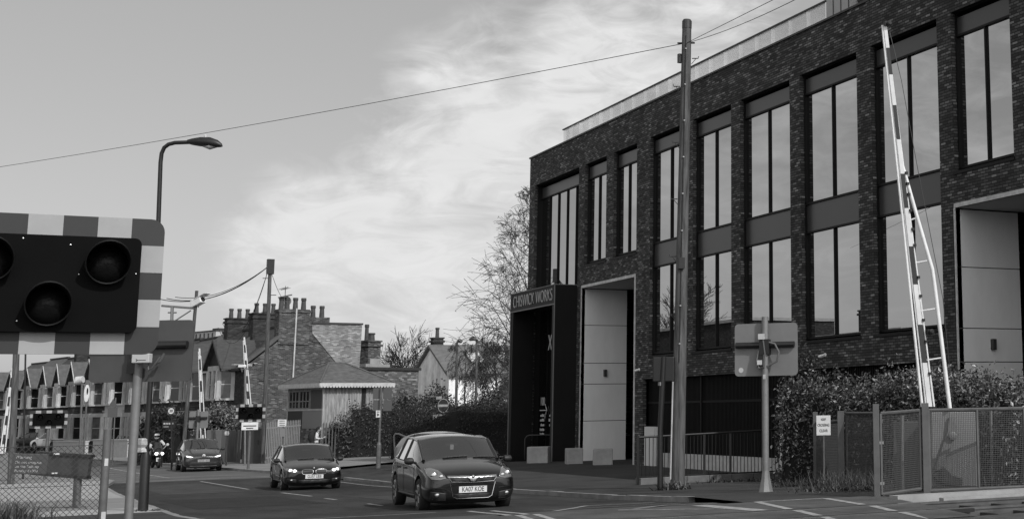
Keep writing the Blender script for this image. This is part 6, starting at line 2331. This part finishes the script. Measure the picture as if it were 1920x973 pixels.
    b = MB()
    b.path([(-.7 * Wk, -.62, .86 * Hk), (0, -.68, .87 * Hk), (.7 * Wk, -.62, .86 * Hk)], [.1, .12, .1], 8)
    b.lathe([(.17, -.012), (.185, 0), (.17, .012), (.155, 0), (.17, -.012)], 20, Matrix.Translation((-.36, -.36, .86 * Hk)) @ Matrix.Rotation(R(65), 4, 'X'))
    b.box((0, -.02, 1.31 * Hk), (.24, .03, .07))
    b.build('dashboard', trim_k, t, smooth=True)
    if sp == 'astra':
        b = MB(); b.box((0, -.08, 1.2), (.07, .01, .1)); b.build('hanging_tag', white_old, t)
    # wheels
    for yw in (yf, yr_):
        for s_ in (-1, 1):
            Mw = Matrix.Translation((s_ * .775 * Wk, yw, wr)) @ Matrix.Rotation(R(90) * s_, 4, 'Y')
            b = MB()
            b.lathe([(wr * .62, -.09), (wr * .8, -.105), (wr * .95, -.1), (wr, -.075), (wr * 1.003, 0), (wr, .075), (wr * .95, .1), (wr * .8, .105), (wr * .62, .09)], 32, Mw)
            wh_ = b.build('wheel', rubber, t, smooth=True)
            b = MB()
            b.lathe([(wr * .66, .092), (wr * .62, .08), (wr * .6, .0), (wr * .56, -.02), (0, -.02)], 28, Mw)
            b.build('rim_barrel', mat('rim_dark', .02, .5), wh_, smooth=True)
            b = MB()
            b.lathe([(wr * .68, .09), (wr * .65, .1), (wr * .61, .09)], 28, Mw)
            for k in range(7 if sp == 'astra' else 5):
                a = 2 * math.pi * k / (7 if sp == 'astra' else 5) + .3
                c_ = Mw @ Vector((math.cos(a) * wr * .34, math.sin(a) * wr * .34, .075))
                e_ = Mw @ Vector((math.cos(a) * wr * .63, math.sin(a) * wr * .63, .085))
                o_ = Mw @ Vector((math.cos(a) * wr * .06, math.sin(a) * wr * .06, .07))
                b.path([o_, c_, e_], [.034, .026, .03], 6)
            b.lathe([(wr * .17, .06), (wr * .15, .085), (0, .09)], 14, Mw)
            b.build('alloy_rim', rim_m, wh_, smooth=True)
    return t
def road_at(px, py, d):
    p = at(px, py, d); p.z = rz(p.y); return p
q = road_at(843, 930, 29.9)
car('parked_car', 'black hatchback nearest to the crossing with number plate KA07 KOE', q, R(-4), dict(L=4.25, W=1.77, H=1.46, paint=paint_k, style='astra', wheel=.32))
bpy.data.objects['parked_car'].name = 'hatchback_car'
q = road_at(571, 900, 47.4)
car('hatchback_car', 'black hatchback with lit headlamps and twin rounded grilles in the middle of the queue', q, R(-3), dict(L=4.32, W=1.77, H=1.44, paint=paint_k, style='bmw', wheel=.32, hood=.96))
q = road_at(372, 872, 72.5)
car('hatchback_car', 'dark tall hatchback with a round pale badge and lit headlamps, farthest of the three', q, R(-1), dict(L=4.26, W=1.81, H=1.57, paint=mat('car_paint_grey', .02, .25, coat=1), style='id', wheel=.35, cowl=-.12))
q = road_at(98, 838, 127)
q.z = -1.05
car('hatchback_car', 'white hatchback parked in front of the terrace, seen from behind', q, R(212), dict(L=4.0, W=1.75, H=1.47, paint=paint_w, style='other', wheel=.31), 'cars parked along the terrace')
q2 = road_at(65, 838, 131)
q2.z = -1.05
car('hatchback_car', 'dark hatchback parked left of the white one under the far chequered board', q2, R(216), dict(L=4.1, W=1.75, H=1.5, paint=paint_k, style='other', wheel=.31), 'cars parked along the terrace')
q = at(838, 840, 59)
q.z = -.78
sv = car('people_carrier', 'silver car mostly hidden behind the front black hatchback, only its pale roof showing', q, R(30), dict(L=4.3, W=1.8, H=1.6, paint=paint_s, style='other', wheel=.33))
# motorcycles
def bike(name, label, loc, rotz, body_m, lit=False, rider=False, group=None):
    t = thing(name, label, 'motorcycle', loc, rotz, group)
    wr = .3
    for y in (-.72, .72):
        Mw = Matrix.Translation((0, y, wr)) @ Matrix.Rotation(R(90), 4, 'Y')
        b = MB(); b.lathe([(wr * .68, -.05), (wr * .9, -.065), (wr, -.02), (wr, .02), (wr * .9, .065), (wr * .68, .05)], 24, Mw); w_ = b.build('wheel', rubber, t, smooth=True)
        b = MB(); b.lathe([(wr * .7, -.03), (wr * .7, .03), (.05, .04), (.05, -.04), (wr * .7, -.03)], 18, Mw); b.build('rim', rim_m, w_, smooth=True)
    b = MB()
    for s_ in (-1, 1): b.tube((s_ * .1, -.74, .3), (s_ * .11, -.45, .92), .028, n=8)
    b.path([(-.36, -.3, 1.0), (-.15, -.42, .98), (.15, -.42, .98), (.36, -.3, 1.0)], .018, 6)
    b.build('fork', trim_k, t)
    b = MB()
    b.path([(0, -.78, .62), (0, -.66, .72), (0, -.5, .84), (0, -.38, .86), (0, -.2, .7)], [.1, .2, .25, .24, .16], 14)
    b.path([(0, -.95, .58), (0, -.75, .62), (0, -.5, .56)], [.04, .075, .05], 8)
    b.build('fairing', body_m, t, smooth=True)
    b = MB()
    b.path([(0, -.3, .62), (0, .05, .5), (0, .4, .58), (0, .85, .78), (0, 1.0, .84)], [.2, .24, .23, .17, .07], 12)
    b.build('body_panel', body_m, t, smooth=True)
    b = MB(); b.path([(0, -.05, .72), (0, .2, .76), (0, .55, .82), (0, .85, .92)], [.13, .17, .16, .1], 10); b.build('seat', trim_k, t, smooth=True)
    b = MB()
    n = 9
    vs, fs = [], []
    for r_ in range(4):
        for k in range(n):
            a = R(-70 + 140 * k / (n - 1))
            rr = .24 - .03 * r_
            vs.append((rr * math.sin(a), -.42 - rr * math.cos(a) * .7 + .09 * r_, .95 + .13 * r_))
    for r_ in range(3):
        for k in range(n - 1): fs.append((r_ * n + k, r_ * n + k + 1, (r_ + 1) * n + k + 1, (r_ + 1) * n + k))
    b.add(vs, fs); b.build('windshield', car_glass, t, smooth=True)
    for s_ in (-1, 1):
        b = MB(); b.lathe([(0, .03), (.07, .02), (.085, -.02)], 14, Matrix.Translation((s_ * .12, -.78, .76)) @ Matrix.Rotation(R(80), 4, 'X') @ Matrix.Scale(1.3, 4, (1, 0, 0))); b.build('headlight', lamp_on if lit else lamp_clear, t, smooth=True)
        b = MB(); b.tube((s_ * .25, -.42, 1.0), (s_ * .42, -.45, 1.2), .012, n=5); b.lathe([(0, -.02), (.06, -.015), (.07, .02), (0, .03)], 12, Matrix.Translation((s_ * .44, -.46, 1.22)) @ Matrix.Rotation(R(90), 4, 'X')); b.build('mirror', white_old if lit else trim_k, t, smooth=True)
    if rider:
        b = MB(); b.box((-.06, -.9, .46), (.2, .012, .2)); p = b.build('learner_plate', white_p, t)
        b = MB(); b.box((-.09, -.908, .46), (.03, .004, .13)); b.box((-.06, -.908, .41), (.09, .004, .03)); b.build('plate_mark', red_p, p)
    return t
q = road_at(291, 878, 77.5)
bk = bike('motorcycle', 'black motor scooter with two lit headlamps ridden left of the farthest dark hatchback', q, R(6), paint_k, True, True)
rd = thing('person', 'motorcycle rider in a dark suit and white and black helmet on the lit scooter', 'person', q, R(6))
pts = [(0, .3, .92, .16), (0, .26, 1.12, .15), (0, .16, 1.34, .17), (0, .1, 1.47, .08), (0, .08, 1.54, .065), (-.2, .13, 1.38, .075), (.2, .13, 1.38, .075), (-.36, -.06, 1.18, .055), (.36, -.06, 1.18, .055), (-.34, -.3, 1.05, .042), (.34, -.3, 1.05, .042), (-.33, -.38, 1.03, .045), (.33, -.38, 1.03, .045),
       (-.13, .22, .88, .1), (.13, .22, .88, .1), (-.26, -.2, .82, .078), (.26, -.2, .82, .078), (-.24, -.1, .42, .055), (.24, -.1, .42, .055), (-.24, -.22, .36, .045), (.24, -.22, .36, .045)]
ed = [(0, 1), (1, 2), (2, 3), (3, 4), (2, 5), (2, 6), (5, 7), (6, 8), (7, 9), (8, 10), (9, 11), (10, 12), (0, 13), (0, 14), (13, 15), (14, 16), (15, 17), (16, 18), (17, 19), (18, 20)]
skin('body', pts, ed, cloth_k, rd)
b = MB(); b.path([(-.3, -.1, 1.2), (-.35, -.2, 1.12), (-.35, -.36, 1.05)], [.07, .06, .05], 8); b.path([(.22, .1, 1.40), (.33, .0, 1.26), (.36, -.1, 1.16)], [.085, .075, .066], 8)
b.build('reflective_panel', white_old, rd, smooth=True)
h = MB()
h.lathe([(.07, -.15), (.115, -.1), (.135, 0), (.125, .08), (.08, .13), (0, .145)], 20, Matrix.Translation((0, .05, 1.66)))
hm = h.build('helmet', white_p, rd, smooth=True)
h = MB()
vs, fs = [], []
for r_ in range(5):
    for k in range(11):
        a = R(-75 + 15 * k); zz = -.06 + .026 * r_
        rr = .141 - .01 * abs(r_ - 2) / 2
        vs.append((rr * math.sin(a), .05 - rr * math.cos(a), 1.66 + zz))
for r_ in range(4):
    for k in range(10): fs.append((r_ * 11 + k, r_ * 11 + k + 1, (r_ + 1) * 11 + k + 1, (r_ + 1) * 11 + k))
h.add(vs, fs); h.build('visor', mat('visor_dark', .005, .05, spec=1), hm, smooth=True)
q = at(226, 846, 105); q.z = -1.02
bike('motorcycle', 'parked dark motorcycle at the kerb in front of the pale garden wall', (q.x, q.y, q.z), R(-28), paint_k)
